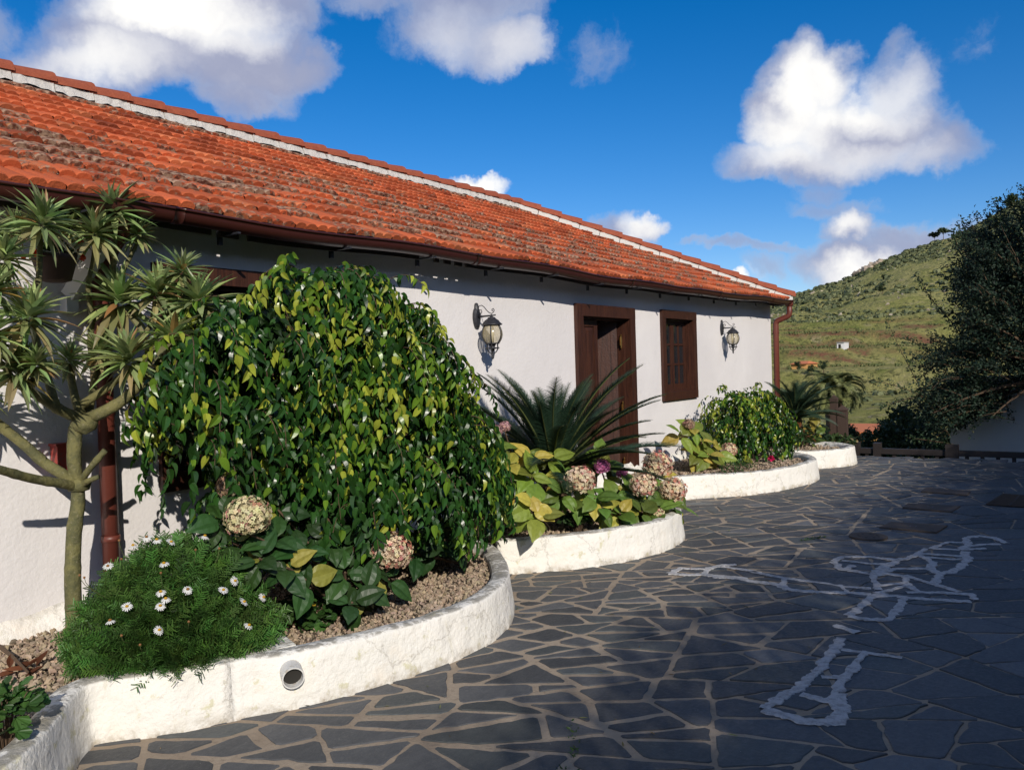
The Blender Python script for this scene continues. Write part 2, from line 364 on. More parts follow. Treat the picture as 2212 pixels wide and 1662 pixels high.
# ================================================================== SETTING
# ---- terrain / hill
SKYL = [(-600, 700), (0, 690), (700, 680), (1500, 668), (1690, 645), (1750, 626), (1830, 601), (1860, 585), (1900, 566), (1960, 540), (2010, 523), (2060, 508), (2130, 470), (2211, 425), (2400, 330), (2700, 240), (3100, 200), (3800, 260)]
sp = []
for x, y in SKYL:
    d = ray(x, y); sp.append((math.atan2(d[1], d[0]), d[2]/math.hypot(d[0], d[1])))
sp = sorted(sp); SPH = np.array([a for a, _ in sp]); SPT = np.array([b for _, b in sp])
RC = 420.0
rr_ = np.array([14.6, 20, 28, 40, 55, 75, 100, 130, 170]); tt_ = np.array([-.178, -.15, -.14, -.125, -.10, -.072, -.042, -.008, .032])
def terr(r, ph):
    sk = np.interp(ph, SPH, SPT)
    t1 = np.interp(r, rr_, tt_)
    s = np.clip((r-170)/(RC-170), 0, 1); t = np.where(r <= 170, t1, .032+(sk-.032)*(s**.85))
    z = H+t*np.minimum(r, RC)
    x = r*np.cos(ph); y = r*np.sin(ph)
    nz = (fbm(x/40, y/40, 5)-.5)
    z = z+nz*np.clip((r-60)/150, 0, 1)*np.clip((RC+0-r)/120, .12, 1)*14
    k = 3.2; zz = z/k; st = (np.floor(zz)+np.clip((zz-np.floor(zz)-.75)/.25, 0, 1))*k     # farm terraces cut into the slope
    m = np.clip((r-62)/8, 0, 1)*np.clip((172-r)/12, 0, 1)
    z = z*(1-m*.8)+st*m*.8
    z = np.where(r > RC, z-(r-RC)*.35, z)
    return z
nph, nr = 260, 300
PH = np.linspace(R(-62), R(58), nph); RRr = np.concatenate([np.linspace(14.6, 175, 150), np.linspace(176.5, 560, 150)])
pp, rr = np.meshgrid(PH, RRr, indexing='ij'); zz = terr(rr, pp); xx = rr*np.cos(pp); yy = rr*np.sin(pp)
V = np.stack([xx, yy, zz], -1).reshape(-1, 3)
I = np.arange((nph-1)*(nr-1)); i = I//(nr-1); j = I % (nr-1)
Fq = np.stack([i*nr+j, i*nr+j+1, (i+1)*nr+j+1, (i+1)*nr+j], -1)[:, ::-1]
# ground colour classes: alpha = bare terrace soil
soil = np.clip((rr-126)/3, 0, 1)*np.clip((172-rr)/4, 0, 1)*np.clip((R(19.5)-pp)/R(1.5), 0, 1)*np.clip((pp-R(-6))/R(2), 0, 1)
soil = soil*np.clip((fbm(xx/6, yy/6, 3)-.40)*9, .0, 1)*np.clip(np.sin(rr*1.15)*2+.6, .05, 1)
near = np.clip((40-rr)/15, 0, 1)
Cc = np.stack([near, near*0, near*0, soil], -1).reshape(-1, 4)
def f_hill(t, P, at, col, b):
    n1 = t.noise(P, .028, 5, .6); n2 = t.noise(P, .22, 6, .7); n3 = t.noise(P, .9, 5, .7)
    c = t.mix(t.ss(n1, .35, .65), (.43, .42, .12), (.58, .52, .20))
    c = t.mix(t.ss(n2, .50, .68), c, (.28, .31, .08))
    c = t.mix(t.math('MULTIPLY', t.ss(n2, .46, .32), .7), c, (.62, .50, .30))
    c = t.mix(t.ss(n3, .50, .62), c, (.19, .195, .07))
    c = t.mix(t.math('MULTIPLY', t.ss(t.noise(P, .45, 6, .75), .64, .70), .8), c, (.50, .42, .30))
    s = t.mix(t.ss(n3, .4, .6), (.36, .17, .10), (.32, .27, .11))
    return t.mix(at.outputs['Alpha'], c, s)
M['hill'] = mat('hill_ground', rough=1.0, spec=.1, fn=f_hill, bump=lambda t, P, at: t.math('MULTIPLY', t.noise(P, .6, 8, .8), 2.6))
tag(MB().add(V, Fq, Cc).build('hillside', M['hill'], smooth=True), kind='structure')
# plain base ground to the horizon, under everything
tag(MB().add([(-2500, -2500, -60), (2500, -2500, -60), (2500, 2500, -60), (-2500, 2500, -60)], [(0, 1, 2, 3)], (0, 0, 0, 0)).build('ground', M['hill']), kind='structure')
# hillside scrub
def clump(n=22, seed=0):
    q = np.random.RandomState(seed); Vv = []; Ff = []
    for k in range(n):
        d = nrm(q.randn(3)); d[2] = abs(d[2]); p = d*np.array([.5, .5, .42])*q.uniform(.6, 1); a = nrm(np.cross(d, q.randn(3))); bb = np.cross(d, a); s = q.uniform(.14, .26)
        o = len(Vv); Vv += [p+a*s, p+bb*s, p-a*s, p-bb*s]; Ff.append((o, o+1, o+2, o+3))
    return np.array(Vv), Ff
mb = MB(); N = 15000
ph = rs.uniform(R(-2), R(24), N); r_ = 60+(RC-62)*rs.rand(N)**.65
x_ = r_*np.cos(ph); y_ = r_*np.sin(ph); den = fbm(x_/45+5, y_/45, 4)
keep = (den > .28+.26*rs.rand(N)) & ~((r_ > 118) & (r_ < 172)); r_ = r_[keep]; ph = ph[keep]
extra = 150; r_ = np.concatenate([r_, rs.uniform(RC-14, RC+1, extra)]); ph = np.concatenate([ph, rs.uniform(R(-2), R(24), extra)])
z_ = terr(r_, ph); O = np.stack([r_*np.cos(ph), r_*np.sin(ph), z_-.1], -1); N = len(O)
hue = rs.rand(N, 1); Cc = (1-hue)*np.array([[.08, .10, .045]])+hue*np.array([[.20, .21, .09]])
S = (.7+2.4*rs.rand(N)**2.2)*np.clip(r_/260, .5, 1.1)
for sd in range(4):
    k = slice(sd, None, 4); tv, tf = clump(22, sd); an = rs.rand(len(O[k]))*6.28
    mb.many(tv, tf, O[k], np.stack([np.cos(an), np.sin(an), an*0], -1), np.tile([0, 0, 1.], (len(an), 1)), S[k], Cc[k])
tag(mb.build('hillside_scrub', M['dim']), 'dark green scrub bushes scattered over the grassy hill', 'scrub', kind='stuff')
mb = MB(); N = 900; r_ = 175+(RC-180)*rs.rand(N); ph = rs.uniform(R(-2), R(24), N); kk = fbm(r_/30, ph*40, 3) > .5; r_ = r_[kk]; ph = ph[kk]; N = len(r_)
O = np.stack([r_*np.cos(ph), r_*np.sin(ph), terr(r_, ph)+.1], -1); _t = (1+5**.5)/2
OV = nrm(np.array([(-1, _t, 0), (1, _t, 0), (-1, -_t, 0), (1, -_t, 0), (0, -1, _t), (0, 1, _t), (0, -1, -_t), (0, 1, -_t), (_t, 0, -1), (_t, 0, 1), (-_t, 0, -1), (-_t, 0, 1)], float))*(1+.3*rs.randn(12, 1))*np.array([1, .9, .6])
OF = [(0, 11, 5), (0, 5, 1), (0, 1, 7), (0, 7, 10), (0, 10, 11), (1, 5, 9), (5, 11, 4), (11, 10, 2), (10, 7, 6), (7, 1, 8), (3, 9, 4), (3, 4, 2), (3, 2, 6), (3, 6, 8), (3, 8, 9), (4, 9, 5), (2, 4, 11), (6, 2, 10), (8, 6, 7), (9, 8, 1)]
mb.many(OV, OF, O, rs.randn(N, 3), rs.randn(N, 3), .3+.7*rs.rand(N)**3, np.array([.42, .36, .27])*rs.uniform(.7, 1.2, (N, 1)))
tag(mb.build('hillside_rocks', M['pebble']), 'small pale rocks scattered over the hill', 'rocks', kind='stuff')
# crop rows on the terraces
mb = MB(); Ox = []
for rk in np.arange(127, 171, 3.6):
    for a in np.arange(R(3), R(19), .9/rk):
        if rs.rand() < .5: Ox.append((rk+rs.uniform(-.3, .3), a))
Ox = np.array(Ox); zt = terr(Ox[:, 0], Ox[:, 1]); O = np.stack([Ox[:, 0]*np.cos(Ox[:, 1]), Ox[:, 0]*np.sin(Ox[:, 1]), zt], -1)
tv, tf = clump(8, 9); mb.many(tv, tf, O, np.tile([1., 0, 0], (len(O), 1)), np.tile([0, 0, 1.], (len(O), 1)), rs.uniform(.5, 1.1, len(O)), np.tile([.10, .12, .035], (len(O), 1)))
tag(mb.build('terrace_crops', M['dim']), 'low crop plants in rows on the brown terraces', 'crops', kind='stuff')

# ---- paving : slate crazy paving in tan grout
def clip(poly, n, d):   # keep n.p <= d
    outp = []
    for a in range(len(poly)):
        p, q = poly[a], poly[(a+1) % len(poly)]; dp = p@n-d; dq = q@n-d
        if dp <= 0: outp.append(p)
        if (dp < 0) != (dq < 0) and abs(dp-dq) > 1e-12: outp.append(p+(q-p)*(dp/(dp-dq)))
    return outp
def area(p):
    p = np.array(p); x, y = p[:, 0], p[:, 1]; return .5*abs(np.dot(x, np.roll(y, -1))-np.dot(y, np.roll(x, -1)))
XE = 14.55
a0 = R(-52); ex = np.array([math.cos(a0), math.sin(a0)]); ey = np.array([-ex[1], ex[0]])   # stone rows lie across the terrace
cells = []
g = 1.5
seeds = [(i*g*1.3+rnd.uniform(-.5, .5)+(j % 2)*.7, j*g+rnd.uniform(-.5, .5)) for i in range(-12, 14) for j in range(-12, 16)]
for sx, sy in seeds:
    c = ex*sx*1.32+ey*sy*.82
    if not (-3.5 < c[0] < XE+1.5 and -7.5 < c[1] < 6): continue
    c = np.array([sx, sy]); poly = [c+np.array([a, b])*2.5 for a, b in ((-1, -1), (1, -1), (1, 1), (-1, 1))]
    for tx, ty in seeds:
        if (tx, ty) == (sx, sy) or abs(tx-sx) > 5 or abs(ty-sy) > 5: continue
        o = np.array([tx, ty]); n = o-c; L = np.linalg.norm(n); n = n/L; poly = clip(poly, n, n@((c+o)/2))
        if len(poly) < 3: break
    if len(poly) >= 3: cells.append(poly)
stones = []
def split(poly, tgt):
    A = area(poly)
    if A < tgt or len(poly) < 3: stones.append(poly); return
    P = np.array(poly); c = P.mean(0); cov = np.cov((P-c).T); wv, ev = np.linalg.eigh(cov); ax = ev[:, 1]
    if rnd.random() < .25: ax = np.array([0, 1.]) if abs(ax[1]) > .5 else ax
    an = rnd.gauss(0, R(15)); n = np.array([ax[0]*math.cos(an)-ax[1]*math.sin(an), ax[0]*math.sin(an)+ax[1]*math.cos(an)])
    pr = P@n; d = pr.min()+(pr.max()-pr.min())*rnd.uniform(.34, .66)
    a = clip(poly, n, d); b = clip(poly, -n, -d)
    if len(a) < 3 or len(b) < 3: stones.append(poly); return
    split(a, tgt); split(b, tgt)
for cpoly in cells:
    c = np.mean(cpoly, 0); c = ex*c[0]*1.32+ey*c[1]*.82; t0 = rnd.uniform(.05, .12)*(1+1.1*np.clip((2.0-c[1])/1.6, 0, 1)); split(cpoly, t0)
def paving_mesh():
    mb = MB()
    for poly in stones:
        P = np.array(poly); P = P[:, :1]*ex*1.32+P[:, 1:]*ey*.82; poly = list(P); c = P.mean(0)
        if c[0] < -2.5 or c[0] > XE+.3 or c[1] < -6.5 or c[1] > 5.3: continue
        if area(poly) < .012: continue
        ori = np.sign(sum(np.cross(np.append(P[k], 0), np.append(P[(k+1) % len(P)], 0))[2] for k in range(len(P))))
        if ori < 0: P = P[::-1]
        q = [p for p in P]; m = len(P)
        old = np.clip((2.0-c[1])/1.4, 0, 1)  # joints narrowed to stand in for shade and dirt darkening the grout here
        for k in range(m):
            e = P[(k+1) % m]-P[k]; L = np.linalg.norm(e)
            if L < 1e-4: continue
            n = np.array([e[1], -e[0]])/L; gap = rnd.uniform(.008, .026)*(1 if rnd.random() > .15 else 1.6)*(1-.62*old)
            q = clip(q, n, n@P[k]-gap)
            if len(q) < 3: break
        if len(q) < 3 or area(q) < .006: continue
        q = [p for k, p in enumerate(q) if np.linalg.norm(p-q[k-1]) > .012]
        if len(q) < 3: continue
        # chip corners and roughen the edges
        ring = []
        for k in range(len(q)):
            p, nx_, pv = q[k], q[(k+1) % len(q)], q[k-1]
            c1 = min(.03, .25*np.linalg.norm(pv-p)); c2 = min(.03, .25*np.linalg.norm(nx_-p)); rr1 = rnd.uniform(.15, 1)
            A_ = p+(pv-p)/max(np.linalg.norm(pv-p), 1e-6)*c1*rr1; B_ = p+(nx_-p)/max(np.linalg.norm(nx_-p), 1e-6)*c2*rr1
            ring.append(A_); ring.append(B_)
            L = np.linalg.norm(nx_-B_); ns = int(L/.055)
            e = (nx_-p)/max(np.linalg.norm(nx_-p), 1e-6); n = np.array([e[1], -e[0]])
            for s_ in range(1, ns): ring.append(B_+e*(L-.02)*s_/ns+n*rnd.gauss(0, .0042))
        ring = np.array(ring); m = len(ring)
        zt = rnd.uniform(-.003, .003); tilt = np.array([rnd.gauss(0, .004), rnd.gauss(0, .004)])
        ctr = ring.mean(0); inn = ctr+(ring-ctr)*(1-.006/np.maximum(np.linalg.norm(ring-ctr, axis=1, keepdims=True), .02))
        v0 = rnd.uniform(.75, 1.3); base = np.array([.068, .0695, .072])*v0
        if rnd.random() < .25: base = base*np.array([1.0, 1.06, 1.02])
        if rnd.random() < .08: base = base*1.35
        Vr = [(p[0], p[1], zt-.012) for p in ring]+[(p[0], p[1], zt-.0025+tilt@(p-ctr)) for p in ring]+[(p[0], p[1], zt+tilt@(p-ctr)) for p in inn]
        Fr = [(k, (k+1) % m, m+(k+1) % m, m+k) for k in range(m)]+[(m+k, m+(k+1) % m, 2*m+(k+1) % m, 2*m+k) for k in range(m)]+[tuple(range(2*m, 3*m))]
        mb.add(Vr, Fr, base)
    return mb
tag(paving_mesh().build('paving', M['slate']), kind='structure')
tag(MB().add([(-4, -7, -.0055), (XE+.1, -7, -.0055), (XE+.1, 5.3, -.0055), (-4, 5.3, -.0055), (-4, -7, -1.3), (XE+.1, -7, -1.3), (XE+.1, 5.3, -1.3), (-4, 5.3, -1.3)], [(0, 1, 2, 3), (0, 4, 5, 1), (1, 5, 6, 2), (2, 6, 7, 3), (3, 7, 4, 0)]).build('paving_grout', M['grout']), kind='structure')
# white figure filled into the joints
def fg(x, y): return gz(x/1.9325+0, y, .0)
def fig(px, w0):
    """ragged strip of pale filler along traced joints"""
    P = np.array([gz(x, y)[:2] for x, y in px]); out_ = [P[0]]
    for k in range(len(P)-1):
        n = max(1, int(np.linalg.norm(P[k+1]-P[k])/.016))
        for s_ in range(1, n+1): out_.append(P[k]+(P[k+1]-P[k])*s_/n)
    P = np.array(out_); t_ = nrm(np.gradient(P, axis=0)); n_ = np.stack([-t_[:, 1], t_[:, 0]], -1)
    m = len(P); kr = np.ones(3)/3; w0 *= .85; wl = w0*.85*(1+.5*np.convolve(rs.randn(m), kr, 'same')+.12*rs.randn(m)); wr = w0*.85*(1+.5*np.convolve(rs.randn(m), kr, 'same')+.12*rs.randn(m)); wl = np.clip(wl, w0*.4, w0*2.2); wr = np.clip(wr, w0*.4, w0*2.2)
    A = P+n_*wl[:, None]; B = P-n_*wr[:, None]; z1 = .0055+rnd.uniform(0, .0015)
    Vv = [(p[0], p[1], z1) for p in A]+[(p[0], p[1], z1) for p in B]
    A2 = P+n_*(wl[:, None]+.004); B2 = P-n_*(wr[:, None]+.004)
    Vv += [(p[0], p[1], .001) for p in A2]+[(p[0], p[1], .001) for p in B2]
    Ff = [(k, m+k, m+k+1, k+1) for k in range(m-1)]+[(k, k+1, 2*m+k+1, 2*m+k) for k in range(m-1)]+[(m+k+1, m+k, 3*m+k, 3*m+k+1) for k in range(m-1)]
    return Vv, Ff
def z8(x, y): return ((x/1.9325+2000)/1.3, (y/1.9325+1300)/1.3)
def z7(x, y): return ((x/1.933+1300)/1.3, (y/1.933+1300)/1.3)
FIG = [([z7(1115, 600), z7(1180, 570), z7(1320, 575), z7(1400, 555), z7(1480, 550)], .03), ([z7(1115, 600), z7(1200, 605), z7(1300, 605), z7(1420, 615), z7(1560, 640)], .035), ([z7(1300, 605), z7(1340, 570)], .03),
       ([z7(1400, 560), z7(1600, 590), z8(210, 590), z8(400, 625), z8(600, 650), z8(720, 672), z8(860, 680)], .026), ([z8(0, 618), z8(150, 622), z8(200, 640), z8(330, 655), z8(440, 690), z8(600, 700), z8(760, 705), z8(860, 710)], .034), ([z8(395, 620), z8(375, 660), z8(420, 690)], .03),
       ([z8(690, 660), z8(715, 685), z8(740, 710)], .02),
       ([z8(280, 1335), z8(470, 1215), z8(560, 1130), z8(640, 1040), z8(700, 950)], .035), ([z8(280, 1335), z8(400, 1370), z8(530, 1405), z8(700, 1410), z8(715, 1330), z8(690, 1250)], .035), ([z8(480, 1255), z8(600, 1285), z8(650, 1280), z8(700, 1180), z8(760, 1110), z8(820, 1030)], .03), ([z8(650, 1285), z8(690, 1350), z8(640, 1395)], .03),
       ([z8(590, 1160), z8(720, 1165)], .022), ([z8(700, 1010), z8(760, 1020), z8(830, 1025)], .02), ([z8(660, 880), z8(740, 905), z8(790, 920)], .03), ([z8(810, 1025), z8(1030, 1055)], .018),
       ([z8(740, 830), z8(800, 780), z8(860, 725), z8(930, 705)], .035), ([z8(740, 830), z8(850, 850), z8(950, 850), z8(1000, 800), z8(1040, 735)], .035), ([z8(860, 725), z8(1000, 720), z8(1040, 735)], .02),
       ([z8(1000, 725), z8(1200, 740), z8(1400, 750)], .03), ([z8(1050, 700), z8(1250, 702), z8(1400, 712), z8(1430, 745)], .025), ([z8(880, 705), z8(960, 690), z8(1060, 660)], .022),
       ([z8(900, 690), z8(870, 610), z8(960, 600), z8(1040, 615), z8(1060, 660), z8(1120, 700)], .028), ([z8(1040, 610), z8(1200, 655), z8(1340, 700)], .03), ([z8(900, 665), z8(1050, 650)], .018),
       ([z8(655, 535), z8(700, 510), z8(840, 508), z8(1000, 525), z8(1040, 520)], .035), ([z8(655, 535), z8(700, 575), z8(860, 600), z8(1000, 530)], .04), ([z8(700, 528), z8(850, 545), z8(980, 548)], .018), ([z8(720, 580), z8(760, 555)], .03),
       ([z8(870, 605), z8(1000, 572), z8(1160, 572), z8(1200, 535)], .026), ([z8(1100, 495), z8(1160, 515), z8(1200, 545), z8(1180, 575), z8(1230, 600), z8(1200, 650)], .035), ([z8(1040, 525), z8(1100, 500), z8(1160, 465)], .026), ([z8(1120, 490), z8(1280, 500), z8(1370, 505)], .028),
       ([z8(1160, 510), z8(1300, 522), z8(1370, 520)], .02), ([z8(1370, 480), z8(1385, 530), z8(1300, 590), z8(1230, 600)], .04), ([z8(1340, 470), z8(1180, 462), z8(1280, 428), z8(1370, 430)], .022), ([z8(1340, 465), z8(1385, 450), z8(1380, 405), z8(1450, 395), z8(1530, 405), z8(1600, 435)], .035), ([z8(1385, 450), z8(1480, 440), z8(1560, 440)], .03), ([z8(1340, 470), z8(1480, 462)], .025), ([z8(1200, 655), z8(1240, 620)], .03)]
mb = MB()
for px, w0 in FIG:
    Vv, Ff = fig(px, w0); mb.add(Vv, Ff)
tag(mb.build('paving_marking', M['chalk']), kind='structure')

# ================================================================== HOUSE
WY = 5.15
def zc(x): return .012*math.sin(x*1.1+1)+.01*math.sin(x*2.7)+.075*max(0, min(1, (x-12.2)/2.8))-.012*max(0, 1-abs(x-12.5)/.8)
house = empty('farmhouse', (5, WY, 0), 'long white farmhouse with orange tiled hip roof and dark wooden door', 'house')
hl = np.array([5, WY, 0])
# openings: x0,x1,z0,z1
DOOR = (8.64, 10.22, .12, 2.475); WIN = (11.12, 12.41, 1.135, 2.50); BW = (3.09, 4.72, .93, 2.49)
ops = [BW, DOOR, WIN]
def inset(o, k=.1): return (o[0]+k, o[1]-k, o[2]+k if o is not DOOR else o[2], o[3]-k)
mb = MB(); x = -7.0; X1 = 16.33; ZT = 3.0
def wq(x0, x1, z0, z1):
    mb.box(x0, x1, WY, WY+.45, z0, z1)
for o in ops:
    io = inset(o)
    wq(x, io[0], -.05, ZT); wq(io[0], io[1], io[3], ZT)
    wq(io[0], io[1], -.05, io[2]); x = io[1]
wq(x, X1, -.05, ZT)
mb.box(X1-.45, X1, WY+.452, 12.4, -1.2, ZT); mb.box(-7, -6.55, WY+.452, 12.4, -.05, ZT); mb.box(-7, X1, 12.402, 12.8, -1.2, ZT)
mb.build('wall', M['wall'], house, loc=hl).location = (0, 0, 0)
def child(mb, name, m, parent, base=hl, smooth=False):
    o = mb.build(name, m, parent, smooth=smooth, loc=base); o.location = (0, 0, 0); return o
# rough plinth along the wall foot
mb = MB(); xs = np.arange(-3, 16.3, .06); Vv = []
for q in xs:
    n1 = fbm(np.array([q*3.]), np.array([.5]), 4)[0]; n2 = fbm(np.array([q*5.]), np.array([7.]), 4)[0]
    Vv += [(q, WY-.05-.14*n1, .10), (q, WY-.035-.10*n2, .22+.06*n1), (q, WY-.02, .27+.10*n2), (q, WY+.01, .30+.10*n2)]
m = len(xs); mb.add(Vv, [(4*a+b, 4*a+4+b, 4*a+5+b, 4*a+1+b) for a in range(m-1) for b in range(3)])
child(mb, 'plinth', M['planter'], house, smooth=True)
child(MB().box(-6.5, 15.8, 5.62, 5.64, -.05, 2.98).box(-6.5, 15.8, 5.6, 12.3, -.06, -.04), 'dark_backing', M['dark'], house)  # near-black sheet behind the openings stands in for the unlit room

# roof
EY, EZ = 4.84, 2.815; RY, RZ = 8.76, 4.70; sl_ = math.hypot(RY-EY, RZ-EZ); ny, nzv = -(RZ-EZ)/sl_, (RY-EY)/sl_
XC = 16.60; XR = XC-(RY-EY); NC = 14; ce = sl_/NC; tw = .208
prof_u = np.linspace(0, 1, 15); prof_h = .026*np.abs(np.sin(2*np.pi*prof_u))**.5
wearc = [.5, .8, .95, 1.0, .85, 1.0, .85, .8, .6, .45, .35, .4, .45, 1.2]
def tiles(mb, org, ax, up, nv, width_fn, zoff=lambda s: 0.0):
    for k in range(NC):
        s0, s1 = width_fn(k); s = s0+(k % 2)*tw*.5
        while s < s1-.05:
            t0 = k*ce-(.03 if k == 0 else .0)+rs.uniform(-.009, .009); t1 = (k+1)*ce+.05
            lift = rs.uniform(0, .012); sk = rs.uniform(-.006, .006); rot = rs.uniform(-.008, .008)
            wd = min(tw, s1-s); g_ = fbm(np.array([s*.5]), np.array([k*.8]), 3)[0]
            jit = rs.uniform(.68, 1.3); c = np.array([.47, .102, .035])*jit
            if rs.rand() < .12: c = c*np.array([.6, .55, .55])
            if rs.rand() < .15: c = c*np.array([1.05, 1.35, 1.5])
            wr = np.clip(wearc[k]+(g_-.5)*.8+rs.uniform(-.5, .4), .02, 1.25)
            Vv = []
            nu = 15 if wd > .19 else 9
            uu = np.linspace(0, wd/tw, nu); hh = .024*np.abs(np.sin(2*np.pi*uu))**.5
            for (tt, hb, kk) in ((t1, -.002, 1), (t0+.015, .036+lift, 1), (t0, .031+lift, 1), (t0+.003, .004+lift, .3)):
                for u_, h_ in zip(uu, hh):
                    ss_ = s+u_*tw*.985+rot*(tt-t0)*20*.05+sk*.2; p = org+ax*ss_+up*tt+nv*(hb+h_*kk+rot*(u_-.5))
                    p = p+np.array([0, 0, zoff(ss_)*max(0, 1-tt/sl_)]); Vv.append(p)
            Ff = [(a*nu+b, a*nu+b+1, (a+1)*nu+b+1, (a+1)*nu+b) for a in range(3) for b in range(nu-1)]
            mb.add(Vv, Ff, np.append(c, wr)); s += tw
XL = -7.6
mb = MB(); upv = np.array([0, RY-EY, RZ-EZ])/sl_; nv = np.array([0, ny, nzv])
tiles(mb, np.array([0, EY, EZ]), np.array([1., 0, 0]), upv, nv, lambda k: (XL, XC-(RY-EY)*(k+.6)/NC), zc)
# end hip and back slope
up2 = np.array([-(RY-EY), 0, RZ-EZ])/sl_
tiles(mb, np.array([XC, 0, EZ+.06]), np.array([0, 1., 0]), up2, np.array([(RZ-EZ)/sl_, 0, nzv]), lambda k: (EY+(RY-EY)*(k+.4)/NC, 2*RY-EY-(RY-EY)*(k+.4)/NC))
roof = mb.build('roof', M['tile'], house, loc=hl); roof.location = (0, 0, 0)
# under-roof deck (also the back slope)
BYe = 2*RY-EY
mb = MB(); e = .03
P_ = lambda x_, y_, z_: (x_, y_, z_)
mb.add([P_(XL, EY+.05, EZ-.015), P_(XC-.06, EY+.05, EZ+.03), P_(XR, RY, RZ-.03), P_(XL, RY, RZ-.03), P_(XL, BYe, EZ-.03), P_(XC-.06, BYe, EZ-.03)],
       [(0, 1, 2, 3), (3, 2, 5, 4), (1, 5, 2), (0, 3, 4)])
mb.add([P_(XL, EY+.06, EZ-.06), P_(XC-.1, EY+.06, EZ-.02), P_(XC-.1, BYe, EZ-.06), P_(XL, BYe, EZ-.06)], [(3, 2, 1, 0)])
child(mb, 'roof_deck', mat('soffit', (.30, .29, .29), rough=.95), roof)
# mortar bands and caps
def ridge_run(mbM, mbC, A, B, side, first=0):
    A = np.array(A, float); B = np.array(B, float); L = np.linalg.norm(B-A); d = (B-A)/L; n = int(L/.40); st = L/n
    w_ = nrm(np.cross(d, [0, 0, 1.])); u_ = np.cross(w_, d)
    for k in range(n):
        p0 = A+d*st*k; p1 = A+d*(st*(k+1)-.012); o = rs.uniform(-.008, .008)
        Vv = []; ns = 6
        for s_ in range(ns+1):
            p = p0+(p1-p0)*s_/ns
            for wv_, hv in ((-.16, -.045), (-.125+rs.uniform(-.010, .010), .055+o), (.125, .055+o), (.16, -.045)):
                Vv.append(p+w_*wv_+u_*(hv+(rs.uniform(-.022, .01) if hv < 0 else 0)))
        Ff = [(4*a+b, 4*a+b+1, 4*a+5+b, 4*a+4+b) for a in range(ns) for b in range(3)]+[(0, 3, 2, 1), tuple(4*ns+q for q in (0, 1, 2, 3))]
        mbM.add(Vv, Ff)
    for k in range(n+1):
        p0 = A+d*(st*k-.03); p1 = A+d*min(st*(k+1)+.03, L+.05); Vv = []
        if k == n: continue
        for p, rr2, h0 in ((p0, .158, .058), (p1, .134, .038)):
            for a in range(9):
                an = math.pi*a/8; Vv.append(p+w_*math.cos(an)*rr2+u_*(h0+math.sin(an)*rr2*.85))
            for a in range(9):
                an = math.pi*a/8; Vv.append(p+w_*math.cos(an)*(rr2-.018)+u_*(h0+math.sin(an)*(rr2-.018)*.85))
        Ff = [(a, a+1, 18+a+1, 18+a) for a in range(8)]+[(a+1, a, 9+a, 9+a+1) for a in range(8)]+[(18+a, 18+a+1, 27+a+1, 27+a) for a in range(8)]+[(9+a+1, 9+a, 27+a, 27+a+1) for a in range(8)]
        mbC.add(Vv, Ff)
mM, mC = MB(), MB()
rz = RZ+.035
ridge_run(mM, mC, (XR+.05, RY, rz), (XL, RY, rz), 1)
hipA = np.array([XC-.02, EY-.0, EZ+.085]); hipB = np.array([XR, RY, rz+.01]); ridge_run(mM, mC, hipA, hipB, 1)
ridge_run(mM, mC, (XC+.02, BYe, EZ+.1), (XR, RY+.05, rz), 1)
child(mM, 'ridge_mortar', M['mortar'], roof); child(mC, 'ridge_cap', M['cap'], roof)
FM = mat('sun_stop_board', (.06, .05, .045), rough=.9)
cuts = [XL+.1, 3.38, 3.45, 3.60, 3.68, 5.50, 5.72, 5.78, 5.86, 5.95, 6.02, 6.12, 6.18, XC-.3]   # boards added to block sun leaking under the eave; gaps pass slivers
for a_, b_ in zip(cuts[::2], cuts[1::2]):
    nq = max(1, int((b_-a_)/.3)); V_ = []
    for k in range(nq+1):
        q = a_+(b_-a_)*k/nq; zq = EZ+zc(q); V_ += [(q, 4.875, zq-.13), (q, 4.895, zq-.13), (q, 4.895, zq+.035), (q, 4.875, zq+.035)]
    child(MB().add(V_, [(4*k+p_, 4*k+(p_+1) % 4, 4*k+4+(p_+1) % 4, 4*k+4+p_) for k in range(nq) for p_ in range(4)]+[(0, 3, 2, 1), (4*nq, 4*nq+1, 4*nq+2, 4*nq+3)]), 'sun_stop_board', FM, roof)
# gutter
def gutter(mb, xs_, yc=4.79, r=.066):
    sec = [(-r*math.cos(a), -r*math.sin(a)) for a in np.linspace(-.15, math.pi+.15, 13)]
    lip = [(-r-.010, .008), (-r-.012, .020), (-r-.004, .026), (-r+.004, .018)]
    sec = lip[::-1]+sec; sec2 = [(a*.9, b*.9+.004) for a, b in sec[::-1]]; sec = sec+sec2; m = len(sec); Vv = []
    for q in xs_:
        for a, b in sec: Vv.append((q, yc+a, EZ-.045+zc(q)+b))
    Ff = [(i*m+j, i*m+(j+1) % m, (i+1)*m+(j+1) % m, (i+1)*m+j) for i in range(len(xs_)-1) for j in range(m)]
    Ff += [tuple(range(m//2)), tuple((len(xs_)-1)*m+q for q in range(m//2))[::-1]]
    mb.add(Vv, Ff)
mb = MB(); gutter(mb, np.concatenate([np.arange(-7.6, 16.35, .25), [16.45]]))
for q in (1.05, 3.05, 6.2, 9.45, 12.55, 15.2): gutter(mb, [q-.035, q+.035], r=.072)
mb.tube([(16.5, 4.80, EZ-.03+.075), (16.5, 5.3, EZ+.045), (16.5, 8.76, EZ+.06), (16.5, 12.6, EZ+.06)], .06, 10)
gt = child(mb, 'gutter', M['gutter'], house, smooth=True)
